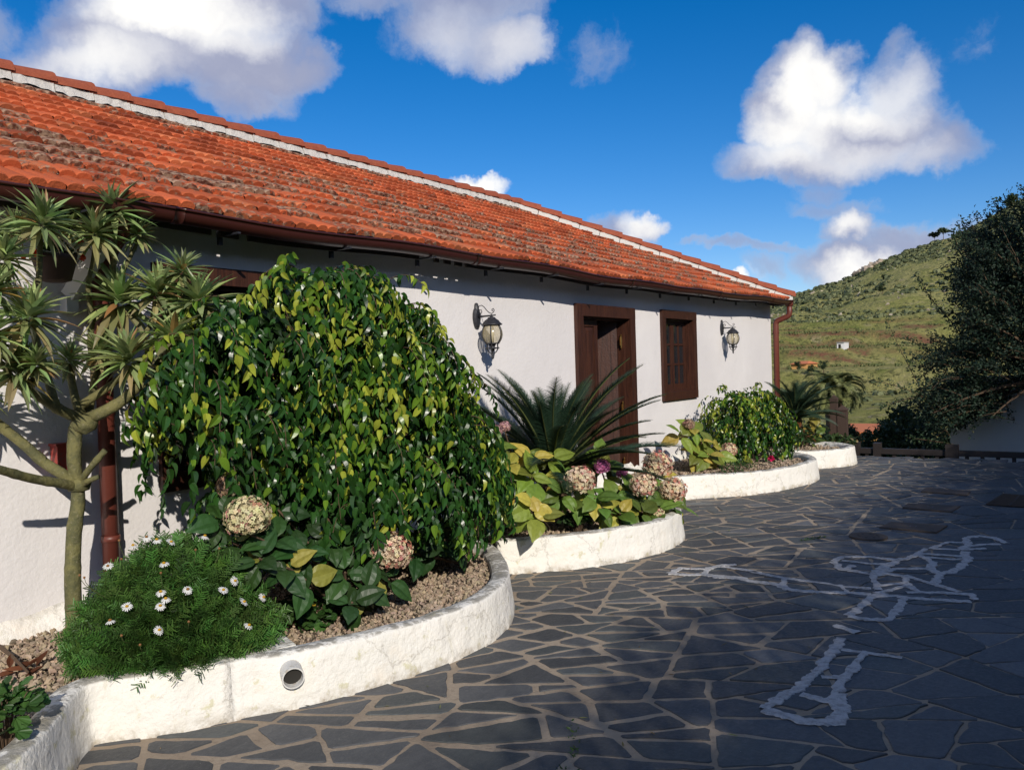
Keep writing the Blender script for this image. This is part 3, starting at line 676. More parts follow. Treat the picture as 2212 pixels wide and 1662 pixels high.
for q in np.arange(.4, 16.2, 1.03):
    zq = EZ+zc(q); mb = MB()
    mb.box(q-.016, q+.016, 4.93, 4.955, zq-.18, zq-.06); mb.box(q-.012, q+.012, 4.72, 4.955, zq-.125, zq-.112)
    child(mb, 'gutter_bracket', M['iron'], gt)
# downpipes
def dpipe(pts, r): 
    P = [np.array(p, float) for p in pts]; out_ = [P[0]]
    for k in range(1, len(P)-1):
        a, b, c = P[k-1], P[k], P[k+1]; ra = min(.07, .4*np.linalg.norm(b-a)); rb = min(.07, .4*np.linalg.norm(c-b)); s0 = b+(a-b)/np.linalg.norm(a-b)*ra; s1 = b+(c-b)/np.linalg.norm(c-b)*rb
        for t_ in np.linspace(0, 1, 6): out_.append((1-t_)**2*s0+2*t_*(1-t_)*b+t_*t_*s1)
    out_.append(P[-1]); return out_
mb = MB(); mb.tube(dpipe([(2.71, 4.80, 2.74), (2.71, 4.81, 2.62), (2.70, 5.07, 2.42), (2.70, 5.075, .33)], .05), .052, 14)
for zz_ in (2.3, 1.5, .7): mb.tube([(2.70, 5.075, zz_-.02), (2.70, 5.075, zz_+.02)], .058, 14)
o = child(mb, 'downpipe', M['pipe'], house, smooth=True); o['label'] = 'red brown downpipe left of the large window'
mb = MB(); mb.tube(dpipe([(16.42, 4.80, 2.84), (16.42, 4.80, 2.57), (16.40, 5.07, 2.47), (16.4, 5.075, .2)], .05), .055, 14)
mb.tube([(16.42, 4.8, 2.86), (16.42, 4.8, 2.76)], .075, 14)
for zz_ in (2.25, 1.3): mb.tube([(16.41, 5.075, zz_-.03), (16.41, 5.075, zz_+.03)], .062, 14)
o = child(mb, 'downpipe', M['pipe'], house, smooth=True); o['label'] = 'red brown downpipe with swan neck at the far house corner'
# frames
def frame(mb, o, w_, y0, y1, bottom=True):
    x0, x1, z0, z1 = o
    zb = z0+w_ if bottom else z0
    mb.box(x0, x0+w_, y0, y1, zb, z1-w_); mb.box(x1-w_, x1, y0, y1, zb, z1-w_); mb.box(x0, x1, y0-.002, y1, z1-w_, z1)
    if bottom: mb.box(x0, x1, y0-.002, y1, z0, z0+w_)
# door
mb = MB(); frame(mb, DOOR, .15, 5.10, 5.34, False); frame(mb, (DOOR[0]+.13, DOOR[1]-.13, DOOR[2], DOOR[3]-.13), .045, 5.20, 5.335, False)
mb.box(DOOR[0]+.1, DOOR[1]-.1, 5.08, 5.5, .02, .119)
door = child(mb, 'door', M['wood'], house)
def leaf(mb, Wd, Ht, panels=3, th=.045):
    """door leaf in local coords x 0..Wd, y 0..th, z 0..Ht"""
    s_ = .085
    mb.box(0, s_, 0, th, 0, Ht); mb.box(Wd-s_, Wd, 0, th, 0, Ht)
    zs = np.linspace(0, Ht, panels+1)
    for k, z_ in enumerate(zs): 
        a = z_-s_/2 if 0 < k < panels else (0 if k == 0 else Ht-s_); mb.box(s_, Wd-s_, .001, th-.001, a, a+s_)
    for k in range(panels):
        a, b = zs[k]+(s_ if k == 0 else s_/2), zs[k+1]-(s_ if k == panels-1 else s_/2)
        mb.box(s_, Wd-s_, .018, th-.01, a, b)
        Vv = [(s_+.01, .018, a+.01), (Wd-s_-.01, .018, a+.01), (Wd-s_-.01, .018, b-.01), (s_+.01, .018, b-.01), (s_+.05, .004, a+.05), (Wd-s_-.05, .004, a+.05), (Wd-s_-.05, .004, b-.05), (s_+.05, .004, b-.05)]
        mb.add(Vv, [(0, 1, 5, 4), (1, 2, 6, 5), (2, 3, 7, 6), (3, 0, 4, 7), (4, 5, 6, 7)])
HT = DOOR[3]-.19-DOOR[2]
mb = MB(); leaf(mb, .58, HT, 2); lf_ = mb.build('door_leaf', M['wood'], door); lf_.location = (DOOR[0]+.18-5, 5.25-WY, DOOR[2]+.01)
mb = MB(); leaf(mb, .60, HT, 2); lf2 = mb.build('door_leaf', M['wood'], door); lf2.location = (DOOR[1]-.185-5, 5.30-WY, DOOR[2]+.01); lf2.rotation_euler.z = R(180-62); lf2['label'] = 'open door leaf swung into the dark room'
for z_ in (2.02, 1.1, .32):
    mb = MB()
    mb.tube([(DOOR[1]-.205, 5.225, z_-.07), (DOOR[1]-.205, 5.225, z_+.07)], .012, 8); mb.box(DOOR[1]-.24, DOOR[1]-.175, 5.226, 5.232, z_-.055, z_+.055)
    mb.lathe([(.004, -.1), (.014, -.085), (.006, -.07)], 8, (DOOR[1]-.205, 5.225, z_)); mb.lathe([(.006, .07), (.014, .085), (.004, .1)], 8, (DOOR[1]-.205, 5.225, z_))
    child(mb, 'hinge', M['brass'], door)
# small window
def window(o, cols, rows, name, lab, ncl=2, depth=.14):
    mb = MB(); frame(mb, o, .125, 5.105, 5.32); frame(mb, (o[0]+.115, o[1]-.115, o[2]+.115, o[3]-.115), .04, 5.19, 5.315)
    wn_ = child(mb, name, M['wood'], house); wn_['label'] = lab
    x0, x1, z0, z1 = o[0]+.15, o[1]-.15, o[2]+.15, o[3]-.15; y0 = 5.105+depth; th = .04
    mb = MB(); lw = (x1-x0)/ncl; st = .055; g_ = MB()
    for c in range(ncl):
        a = x0+c*lw; mb.box(a, a+st, y0, y0+th, z0, z1); mb.box(a+lw-st-.004, a+lw-.004, y0, y0+th, z0, z1)
        mb.box(a+st, a+lw-st-.004, y0+.001, y0+th, z1-st, z1); mb.box(a+st, a+lw-st-.004, y0+.001, y0+th, z0, z0+.09)
        gx0, gx1, gz0, gz1 = a+st, a+lw-st-.004, z0+.09, z1-st
        pc = (gx1-gx0)/cols
        for q in range(1, cols): mb.box(gx0+q*pc-.016, gx0+q*pc+.016, y0+.004, y0+th-.004, gz0, gz1)
        prr = (gz1-gz0)/rows
        for q in range(1, rows): mb.box(gx0, gx1, y0+.006, y0+th-.006, gz0+q*prr-.016, gz0+q*prr+.016)
        g_.box(gx0, gx1, y0+.022, y0+.026, gz0, gz1)
    child(mb, 'sash', M['wood'], wn_); child(g_, 'glass', M['glass'], wn_)
window(WIN, 2, 3, 'window', 'small dark wooden casement window right of the door')
window(BW, 1, 3, 'window', 'large dark window behind the weeping fig')
# white eave brace and block, left
a = wy(208, 548, 4.93); b = wy(152, 640, 5.10)
mb = MB(); dd = b-a; L = np.linalg.norm(dd); Mx = Matrix.Translation(Vector((a+b)/2))@Vector(dd).to_track_quat('Z', 'Y').to_matrix().to_4x4()
mb.box(-.035, .035, -.045, .045, -L/2-.03, L/2, M=Mx); c = wy(148, 657, 5.11); mb.box(c[0]-.035, c[0]+.035, 5.06, 5.16, c[2]-.05, c[2]+.045)
child(mb, 'eave_brace', M['whitep'], house)
# box on the wall, behind the trunk
t = empty('wall_box', (2.47, 5.14, 1.24), 'small weathered red box fixed to the white wall behind the trunk', 'box')
mb = MB().box(-.085, .05, -.09, 0, -.075, .075).box(-.095, .06, -.098, 0, .075, .09); mb.build('casing', M['redbox'], t)
MB().box(-.03, .03, -.094, -.0905, -.045, .045).build('door_flap', M['ochre'], t)
# hanging flower pot
pc = wy(118, 572, 4.86)
t = empty('hanging_pot', pc, 'dark round flowerpot with orange red blooms hanging under the left eave', 'flowerpot')
MB().lathe([(.05, -.10), (.085, -.09), (.115, .02), (.125, .03), (.125, .055), (.112, .055), (.10, .02)], 20).build('pot', M['clay'], t, smooth=True)
mb = MB()
for a in range(3): mb.tube([(.115*math.cos(a*2.09), .115*math.sin(a*2.09), .05), (0, 0, .26)], .0025, 5)
mb.build('hanger', M['iron'], t)
def leaf_t(L, W, n=5, fold=.12, droop=.2, tipx=1.6, wfn=None):
    V_ = []; 
    for k in range(n+1):
        s_ = k/n; w_ = W*(wfn(s_) if wfn else (math.sin(math.pi*s_**.8)**.9))*.5; w_ = max(w_, .0008)
        z_ = -droop*L*s_*s_; V_ += [(L*s_, -w_, z_+fold*w_*2), (L*s_, 0, z_), (L*s_, w_, z_+fold*w_*2)]
    F = [(3*k+b, 3*k+3+b, 3*k+4+b, 3*k+1+b) for k in range(n) for b in (0, 1)]
    return np.array(V_), F
mb = MB(); n = 90; d = nrm(rs.randn(n, 3)); d[:, 2] = np.abs(d[:, 2])*.8-.1; tv, tf = leaf_t(.07, .045, 3)
mb.many(tv, tf, d*.05+np.array([0, 0, .06]), d, np.tile([0, 0, 1.], (n, 1)), rs.uniform(.7, 1.3, n), np.array([.06, .12, .03])*rs.uniform(.6, 1.3, (n, 1))); mb.build('foliage', M['leaf'], t)
for p in ((.13, -.04, .10), (.11, -.10, .14), (-.13, -.06, .06), (-.16, -.02, .03), (.15, -.02, .05)):
    q = 7; dd_ = nrm(rs.randn(q, 3)); mb = MB(); mb.many(*leaf_t(.035, .03, 3), np.tile(p, (q, 1)), dd_, rs.randn(q, 3), 1.0, np.array([.75, .10, .04])*np.ones((q, 1)))
    mb.build('bloom', M['petal'], t)

print('house ok')
# ---- lanterns
def make_lantern(loc, label):
    t = empty('wall_lantern', loc, label, 'lantern', 'ornate wall lanterns on the farmhouse')
    mb = MB()   # back plate: elongated shield against the wall (local -Y points out)
    pl = [(.0, -.125), (.03, -.115), (.048, -.07), (.058, -.02), (.055, .03), (.04, .07), (.026, .085), (.022, .12), (.014, .135), (.0, .14)]
    ring = [(x_, z_) for x_, z_ in pl]+[(-x_, z_) for x_, z_ in pl[-2:0:-1]]; m = len(ring)
    V_ = [(x_, 0, z_) for x_, z_ in ring]+[(x_, -.018, z_) for x_, z_ in ring]+[(x_*.6, -.032, z_*.75) for x_, z_ in ring]
    mb.add(V_, [(k, m+k, m+(k+1) % m, (k+1) % m) for k in range(m)]+[(m+k, 2*m+k, 2*m+(k+1) % m, m+(k+1) % m) for k in range(m)]+[tuple(range(2*m, 3*m))[::-1]])
    mb.build('back_plate', M['iron'], t)
    mb = MB(); arm = -.20; mb.tube([(0, -.03, -.005), (0, -.10, -.004), (0, arm-.045, .0)], [.012, .010, .007], 8); mb.lathe([(.0, -.01), (.009, 0), (0, .01)], 8, (0, arm-.047, 0))
    S_ = [(0, -.02, .075), (0, -.045, .105), (0, -.08, .110), (0, -.11, .09), (0, -.14, .055), (0, -.17, .03), (0, -.20, .018), (0, -.228, .03), (0, -.238, .052), (0, -.225, .068), (0, -.208, .062), (0, -.206, .048), (0, -.216, .044)]
    mb.tube(S_, .0042, 6); mb.lathe([(.0, -.008), (.008, 0), (0, .008)], 8, (0, -.216, .046))
    mb.tube([(0, -.035, .018), (0, -.06, .022), (0, -.078, .042), (0, -.07, .065), (0, -.052, .066), (0, -.044, .05), (0, -.055, .043)], .0042, 6); mb.build('bracket', M['iron'], t, smooth=True)
    o = (0, arm, 0)
    mb = MB(); mb.tube([(0, arm, .012), (0, arm, -.03)], .008, 8)
    mb.lathe([(.012, -.010), (.024, -.018), (.04, -.022), (.040, -.030), (.046, -.036), (.070, -.052), (.082, -.072), (.098, -.086), (.106, -.093), (.104, -.100), (.09, -.103), (.08, -.108), (.0, -.108)], 24, o, mod=lambda j, z_: 1+.035*math.cos(j*math.pi/2.0)*(z_ < -.03)); mb.build('cap', M['iron'], t, smooth=True)
    zt_, zb_, rm = -.105, -.285, .112
    pr_ = lambda s_: .082+(rm-.082)*math.sin(math.pi*min(1, s_*1.0))**.8 if s_ < .5 else .068+(rm-.068)*math.sin(math.pi*s_)**.8
    gl = [(pr_(s_)-.004, zt_+(zb_-zt_)*s_) for s_ in np.linspace(0, 1, 13)]
    V_ = []; n = 24
    for (r_2, z_) in gl:
        for j in range(n): V_.append((r_2*math.cos(2*math.pi*j/n), arm+r_2*math.sin(2*math.pi*j/n), z_))
    MB().add(V_, [(i*n+j, i*n+(j+1) % n, (i+1)*n+(j+1) % n, (i+1)*n+j) for i in range(12) for j in range(n)]).build('globe', M['lglass'], t, smooth=True)
    mb = MB()
    for j in range(6):
        a = math.pi/6+j*math.pi/3; mb.tube([(pr_(s_)*math.cos(a), arm+pr_(s_)*math.sin(a), zt_+(zb_-zt_)*s_) for s_ in np.linspace(0, 1, 11)], .0065, 6)
        mb.tube([(.066*math.cos(a), arm+.066*math.sin(a), -.288), (.060*math.cos(a), arm+.060*math.sin(a), -.31), (.068*math.cos(a), arm+.068*math.sin(a), -.335)], .004, 5)
        mb.tube([(.068*math.cos(a), arm+.068*math.sin(a), -.335), (.045*math.cos(a), arm+.045*math.sin(a), -.372), (.012*math.cos(a), arm+.012*math.sin(a), -.395)], .0035, 5)
    mb.build('rib', M['iron'], t, smooth=True)
    mb = MB(); mb.lathe([(.072, -.282), (.078, -.290), (.04, -.294), (.030, -.31), (.024, -.325), (.072, -.330), (.072, -.338), (.024, -.345), (.014, -.37), (.012, -.40), (.018, -.408), (.008, -.415), (.017, -.425), (.012, -.436), (.0, -.455)], 18, o); mb.build('finial', M['iron'], t, smooth=True)
    MB().lathe([(.012, -.27), (.012, -.23), (.016, -.225), (.024, -.19), (.022, -.16), (.012, -.145), (0, -.14)], 12, o).build('bulb', M['bulb'], t, smooth=True)
    return t
lan = make_lantern((6.66, 5.145, 2.245), 'black iron wall lantern left of the door, above the cycad')
dup(lan, (13.6, 5.145, 2.28), 0, 'black iron wall lantern between the small window and the far house corner')

# ================================================================== PLANTERS
def resample(P, step):
    P = np.array(P, float); out_ = []
    # Catmull-Rom
    Q = np.vstack([2*P[0]-P[1], P, 2*P[-1]-P[-2]])
    for k in range(1, len(Q)-2):
        p0, p1, p2, p3 = Q[k-1], Q[k], Q[k+1], Q[k+2]; n = max(2, int(np.linalg.norm(p2-p1)/step))
        for s_ in range(n):
            t_ = s_/n; out_.append(.5*((2*p1)+(-p0+p2)*t_+(2*p0-5*p1+4*p2-p3)*t_*t_+(-p0+3*p1-3*p2+p3)*t_**3))
    out_.append(P[-1]); return np.array(out_)
def planter(name_lab, pts, th=.125, hgt=.28, flare=.035, endcap=True):
    """pts run left to right along the outer top edge; planting bed lies on the left of the direction of travel"""
    P = resample(pts, .045); t_ = nrm(np.gradient(P, axis=0)); n_ = np.stack([-t_[:, 1], t_[:, 0]], -1)
    m = len(P); nz1 = fbm(P[:, 0]*2.1, P[:, 1]*2.1, 4)-.5; nz2 = fbm(P[:, 0]*6+9, P[:, 1]*6, 3)-.5
    rows = []
    sec = [(-flare, -.03), (-flare*.9, .02), (-flare*.6, .10), (-.006, .20), (-.002, hgt-.022), (.004, hgt-.007), (.016, hgt), (.045, hgt+.002), (th-.03, hgt), (th-.008, hgt-.01), (th, hgt-.03), (th+.01, .05)]
    for q, (o_, z_) in enumerate(sec):
        ow = o_+nz2*.022*(1 if 0 < q < 5 else .5)+(fbm(P[:, 0]*9+q*3, P[:, 1]*9, 3)-.5)*.014
        zz_ = np.full(m, z_)+(nz1*.035 if z_ > .15 else 0)+(nz2*.012 if z_ > .25 else 0)
        rows.append(np.column_stack([P+n_*ow[:, None], zz_]))
    k = len(sec); V_ = np.stack(rows, 1).reshape(-1, 3)
    F = [(i*k+j, (i+1)*k+j, (i+1)*k+j+1, i*k+j+1) for i in range(m-1) for j in range(k-1)]
    F += [tuple(range(k)), tuple((m-1)*k+q for q in range(k))[::-1]]
    mb = MB().add(V_, F)
    root = empty('planter', (*P[m//2], 0), name_lab, 'planter', 'curved whitewashed planters along the farmhouse')
    o = mb.build('planter_wall', M['planter'], root, smooth=True, loc=(*P[m//2], 0)); o.location = (0, 0, 0)
    return root, P+n_*th*.9, P[m//2]
PA = [(.55, 3.0), (1.05, 3.15), (1.3, 3.30), (1.43, 3.37), (1.57, 3.5), (1.74, 3.70), (1.84, 3.80), (1.91, 3.84), (2.01, 3.78), (2.18, 3.64), (2.44, 3.50)]
PB = [(2.44, 3.50), (2.57, 3.43), (2.75, 3.32), (3.0, 3.22), (3.28, 3.14), (3.61, 3.07), (4.01, 3.08), (4.33, 3.18), (4.69, 3.40), (5.0, 3.68), (5.23, 3.94), (5.33, 4.20), (5.36, 4.6), (5.36, 5.1)]
PC = [(5.37, 4.0), (5.6, 3.76), (5.99, 3.42), (6.55, 3.20), (7.08, 3.17), (7.5, 3.32), (7.85, 3.7), (8.0, 4.2), (8.05, 4.7), (8.1, 5.1)]
PD = [(9.16, 5.1), (9.15, 4.7), (9.30, 4.30), (9.74, 3.82), (10.24, 3.44), (11.0, 3.17), (11.6, 3.10), (12.1, 3.22), (12.5, 3.5), (12.7, 3.9), (12.75, 4.5), (12.75, 5.1)]
PE = [(12.75, 3.82), (12.9, 3.5), (13.2, 3.18), (13.6, 3.04), (13.98, 3.12), (14.3, 3.5), (14.45, 4.2), (14.4, 4.9)]
beds = []
rootA, inA, cA = planter('white planter wall at the left, with the branching tree and daisies behind it', PA)
rootB, inB, cB = planter('large round white planter around the weeping fig, with a drain pipe in its front', PB)
rootC, inC, cC = planter('white planter holding the cycad and pink hydrangeas before the door', PC)
rootD, inD, cD = planter('white planter below the small window, third along the house', PD)
rootE, inE, cE = planter('farthest white planter beside the wooden posts, with a cracked face', PE)
# broad rendered slab between the two front beds
mb = MB(); top = [(2.44, 3.58), (2.62, 3.50), (2.80, 3.44), (2.87, 3.62), (2.86, 3.9), (2.80, 4.3), (2.76, 4.7), (2.5, 4.7), (2.46, 4.2), (2.42, 3.8)]
m = len(top); mb.add([(a, b, .272) for a, b in top]+[(a, b, .1) for a, b in top], [tuple(range(m))]+[(k, m+k, m+(k+1) % m, (k+1) % m) for k in range(m)])
o = mb.build('dividing_wall', M['planter'], rootB, loc=(*cB, 0)); o.location = (0, 0, 0)
# pipes through the planter faces
def pipe(root, c, px, py, r, ln, big=True):
    # nearest point of the wall front
    d = ray(px, py); best = None
    P = resample(PB if root is rootB else PD, .02)
    for k in range(1, len(P)-1):
        t_ = nrm(P[k+1]-P[k-1]); n_ = np.array([t_[1], -t_[0]])
        # intersection of the pixel ray with vertical line at P[k] - closest horizontal angle
        s_ = (P[k]@np.array([d[0], d[1]]))/(d[0]**2+d[1]**2); q = np.array([d[0], d[1]])*s_; e_ = np.linalg.norm(q-P[k])
        if n_@P[k] < 0 and (best is None or e_ < best[0]): best = (e_, P[k], n_, H+d[2]*s_)
    _, p, n_, z_ = best; a = np.array([p[0]-n_[0]*.03, p[1]-n_[1]*.03, z_+.012]); b = np.array([p[0]+n_[0]*(ln+.012), p[1]+n_[1]*(ln+.012), z_-.002])
    mb = MB(); ax = nrm(b-a); sx = nrm(np.cross(ax, [0, 0, 1.])); sy = np.cross(sx, ax); n = 24; V_ = []
    for pt, rr2 in ((a, r), (b, r), (b, r*.88), (a, r*.88)):
        V_ += [pt+rr2*(math.cos(2*math.pi*j/n)*sx+math.sin(2*math.pi*j/n)*sy) for j in range(n)]
    mb.add(V_, [(i*n+j, i*n+(j+1) % n, (i+1)*n+(j+1) % n, (i+1)*n+j) for i in range(3) for j in range(n)])
    o = mb.build('drain_pipe', M['pvc'] if big else M['hole'], root, loc=(*c, 0)); o.location = (0, 0, 0)
    mb = MB(); pa = a+(b-a)*(.66 if big else .8); mb.add([pa+r*.89*(math.cos(2*math.pi*j/n)*sx+math.sin(2*math.pi*j/n)*sy) for j in range(n)], [tuple(range(n))])  # dark disc set in the pipe mouth, standing in for its inner shade
    o2 = mb.build('dark_bore_disc', M['hole'], o, loc=(*c, 0)); o2.location = (0, 0, 0)
pipe(rootB, cB, 630, 1449, .056, .085); pipe(rootB, cB, 1029, 1404, .02, .004, False); pipe(rootB, cB, 895, 1429, .012, .002, False)
pipe(rootD, cD, 1700, 1067, .028, .01, False)

# gravel beds
def ico():
    t_ = (1+5**.5)/2; V_ = nrm(np.array([(-1, t_, 0), (1, t_, 0), (-1, -t_, 0), (1, -t_, 0), (0, -1, t_), (0, 1, t_), (0, -1, -t_), (0, 1, -t_), (t_, 0, -1), (t_, 0, 1), (-t_, 0, -1), (-t_, 0, 1)], float))
    F = [(0, 11, 5), (0, 5, 1), (0, 1, 7), (0, 7, 10), (0, 10, 11), (1, 5, 9), (5, 11, 4), (11, 10, 2), (10, 7, 6), (7, 1, 8), (3, 9, 4), (3, 4, 2), (3, 2, 6), (3, 6, 8), (3, 8, 9), (4, 9, 5), (2, 4, 11), (6, 2, 10), (8, 6, 7), (9, 8, 1)]
    return V_, F
def inpoly(P, x_, y_):
    ins = np.zeros(len(x_), bool); n = len(P)
    for k in range(n):
        x1, y1 = P[k]; x2, y2 = P[k-1]
        c = ((y1 > y_) != (y2 > y_)) & (x_ < (x2-x1)*(y_-y1)/(y2-y1+1e-12)+x1); ins ^= c
    return ins
def bedz(x_, y_): return .205+.05*(fbm(x_*2.3, y_*2.3, 3)-.5)+.02*(fbm(x_*9, y_*9, 3)-.5)
def gravel(poly, n, smin, smax, nm):
    poly = np.array(poly); lo = poly.min(0); hi = poly.max(0)
    gx, gy = np.meshgrid(np.arange(lo[0], hi[0], .05), np.arange(lo[1], hi[1], .05), indexing='ij')
    ii = inpoly(poly, gx.ravel(), gy.ravel()).reshape(gx.shape); gzv = bedz(gx, gy)-.006; idx = -np.ones(gx.shape, int); V_ = []; F = []
    for a in range(gx.shape[0]-1):
        for b in range(gx.shape[1]-1):
            if ii[a, b] or ii[a+1, b] or ii[a, b+1] or ii[a+1, b+1]:
                f = []
                for (p, q) in ((a, b), (a+1, b), (a+1, b+1), (a, b+1)):
                    if idx[p, q] < 0: idx[p, q] = len(V_); V_.append((gx[p, q], gy[p, q], gzv[p, q]))
                    f.append(idx[p, q])
                F.append(tuple(f))
    tag(MB().add(V_, F).build('soil', M['soil'], smooth=True), kind='structure')
    x_ = rs.uniform(lo[0], hi[0], n*3); y_ = rs.uniform(lo[1], hi[1], n*3); k = inpoly(poly, x_, y_); x_ = x_[k][:n]; y_ = y_[k][:n]; n = len(x_)
    s_ = smin+(smax-smin)*rs.rand(n)**2.2; mb = MB(); iv, if_ = ico()
    base = np.array([.43, .33, .235])*rs.uniform(.6, 1.25, (n, 1))*np.array([1, 1, 1])+rs.uniform(-.02, .02, (n, 3))
    dk = rs.rand(n) < .07; base[dk] *= .35
    z_ = bedz(x_, y_)+s_*rs.uniform(.0, .6, n)
    for v in range(6):
        tv = iv*(1+.32*np.random.RandomState(v).randn(12, 1))*np.array([1, .8, .62]); q = slice(v, None, 6); O = np.stack([x_[q], y_[q], z_[q]], -1)
        mb.many(tv, if_, O, rs.randn(len(O), 3), rs.randn(len(O), 3), s_[q]*.5, base[q])
    tag(mb.build('gravel', M['pebble']), nm, 'gravel', kind='stuff')
def bed(inn, extra): return [tuple(p) for p in inn]+extra
gravel(bed(inA, [(2.5, 4.0), (2.6, 5.16), (.4, 5.16), (.3, 3.6)]), 14000, .010, .040, 'tan pumice gravel around the branching tree trunk')
gravel(bed(inB, [(5.3, 5.16), (2.6, 5.16), (2.7, 3.8)]), 17000, .009, .034, 'tan pumice gravel below the weeping fig')
gravel(bed(inC, [(8.0, 5.16), (5.3, 5.16)]), 9000, .012, .036, 'tan gravel below the cycad')
gravel(bed(inD, [(12.7, 5.16), (9.2, 5.16)]), 7000, .014, .04, 'tan gravel in the planter under the small window')
gravel(bed(inE, [(14.3, 5.16), (12.8, 5.16)]), 2500, .015, .04, 'gravel in the farthest planter')
# grey boulder by the downpipe
mb = MB(); iv, if_ = ico(); 
q = 14; V_ = []; 
for a in range(q+1):
    for b in range(20):
        th_ = math.pi*a/q; ph_ = 2*math.pi*b/20; d = np.array([math.sin(th_)*math.cos(ph_), math.sin(th_)*math.sin(ph_), math.cos(th_)])
        V_.append(d*np.array([.17, .12, .17])*(1+.25*(fbm(np.array([d[0]*2+5]), np.array([d[1]*2+d[2]*2]), 3)[0]-.5)))
mb.add(V_, [(a*20+b, (a+1)*20+b, (a+1)*20+(b+1) % 20, a*20+(b+1) % 20) for a in range(q) for b in range(20)])
o = mb.build('boulder', M['rock'], smooth=True); o.location = (2.74, 4.86, .30); tag(o, 'grey boulder at the foot of the left downpipe', 'boulder')
# dead leaves / stick on the gravel at far left
mb = MB(); mb.tube([gz(0, 1395, .27), gz(25, 1415, .28), gz(60, 1450, .25)], [.012, .01, .006], 7)
tag(mb.build('fallen_branch', M['stem']), 'dry brown stick lying on the gravel at the left', 'branch')
tv, tf = leaf_t(.10, .035, 4, .5, -.3); mb = MB(); pp_ = gz(62, 1440, .24)
n = 9; mb.many(tv, tf, pp_+rs.uniform(-.07, .07, (n, 3))*np.array([1, 1, .1]), rs.randn(n, 3)*np.array([1, 1, .2]), rs.randn(n, 3)+np.array([0, 0, 1]), 1.0, np.array([.16, .06, .03])*rs.uniform(.6, 1.4, (n, 1)))
tag(mb.build('dry_leaves', M['petal']), 'reddish dry leaves curled on the gravel at the left', 'leaves', kind='stuff')
print('planters ok')
# ================================================================== PLANTS
def px2m(p, r): return r*((np.asarray(p)-C0)@F_)/FPX
def bez(a, b, c, n=12):
    a, b, c = map(lambda v: np.asarray(v, float), (a, b, c)); t_ = np.linspace(0, 1, n)[:, None]; return (1-t_)**2*a+2*t_*(1-t_)*b+t_*t_*c
def spl(pts, step=.03):
    P = np.array(pts, float); Q = np.vstack([2*P[0]-P[1], P, 2*P[-1]-P[-2]]); o = []
    for k in range(1, len(Q)-2):
        p0, p1, p2, p3 = Q[k-1:k+3]; n = max(2, int(np.linalg.norm(p2-p1)/step))
        for s_ in range(n):
            t_ = s_/n; o.append(.5*((2*p1)+(-p0+p2)*t_+(2*p0-5*p1+4*p2-p3)*t_*t_+(-p0+3*p1-3*p2+p3)*t_**3))
    o.append(P[-1]); return np.array(o)
def colvar(base, n, lo=.7, hi=1.3, hue=.15):
    return np.clip(np.array(base)*rs.uniform(lo, hi, (n, 1))*(1+hue*rs.uniform(-1, 1, (n, 3))), 0, 1)

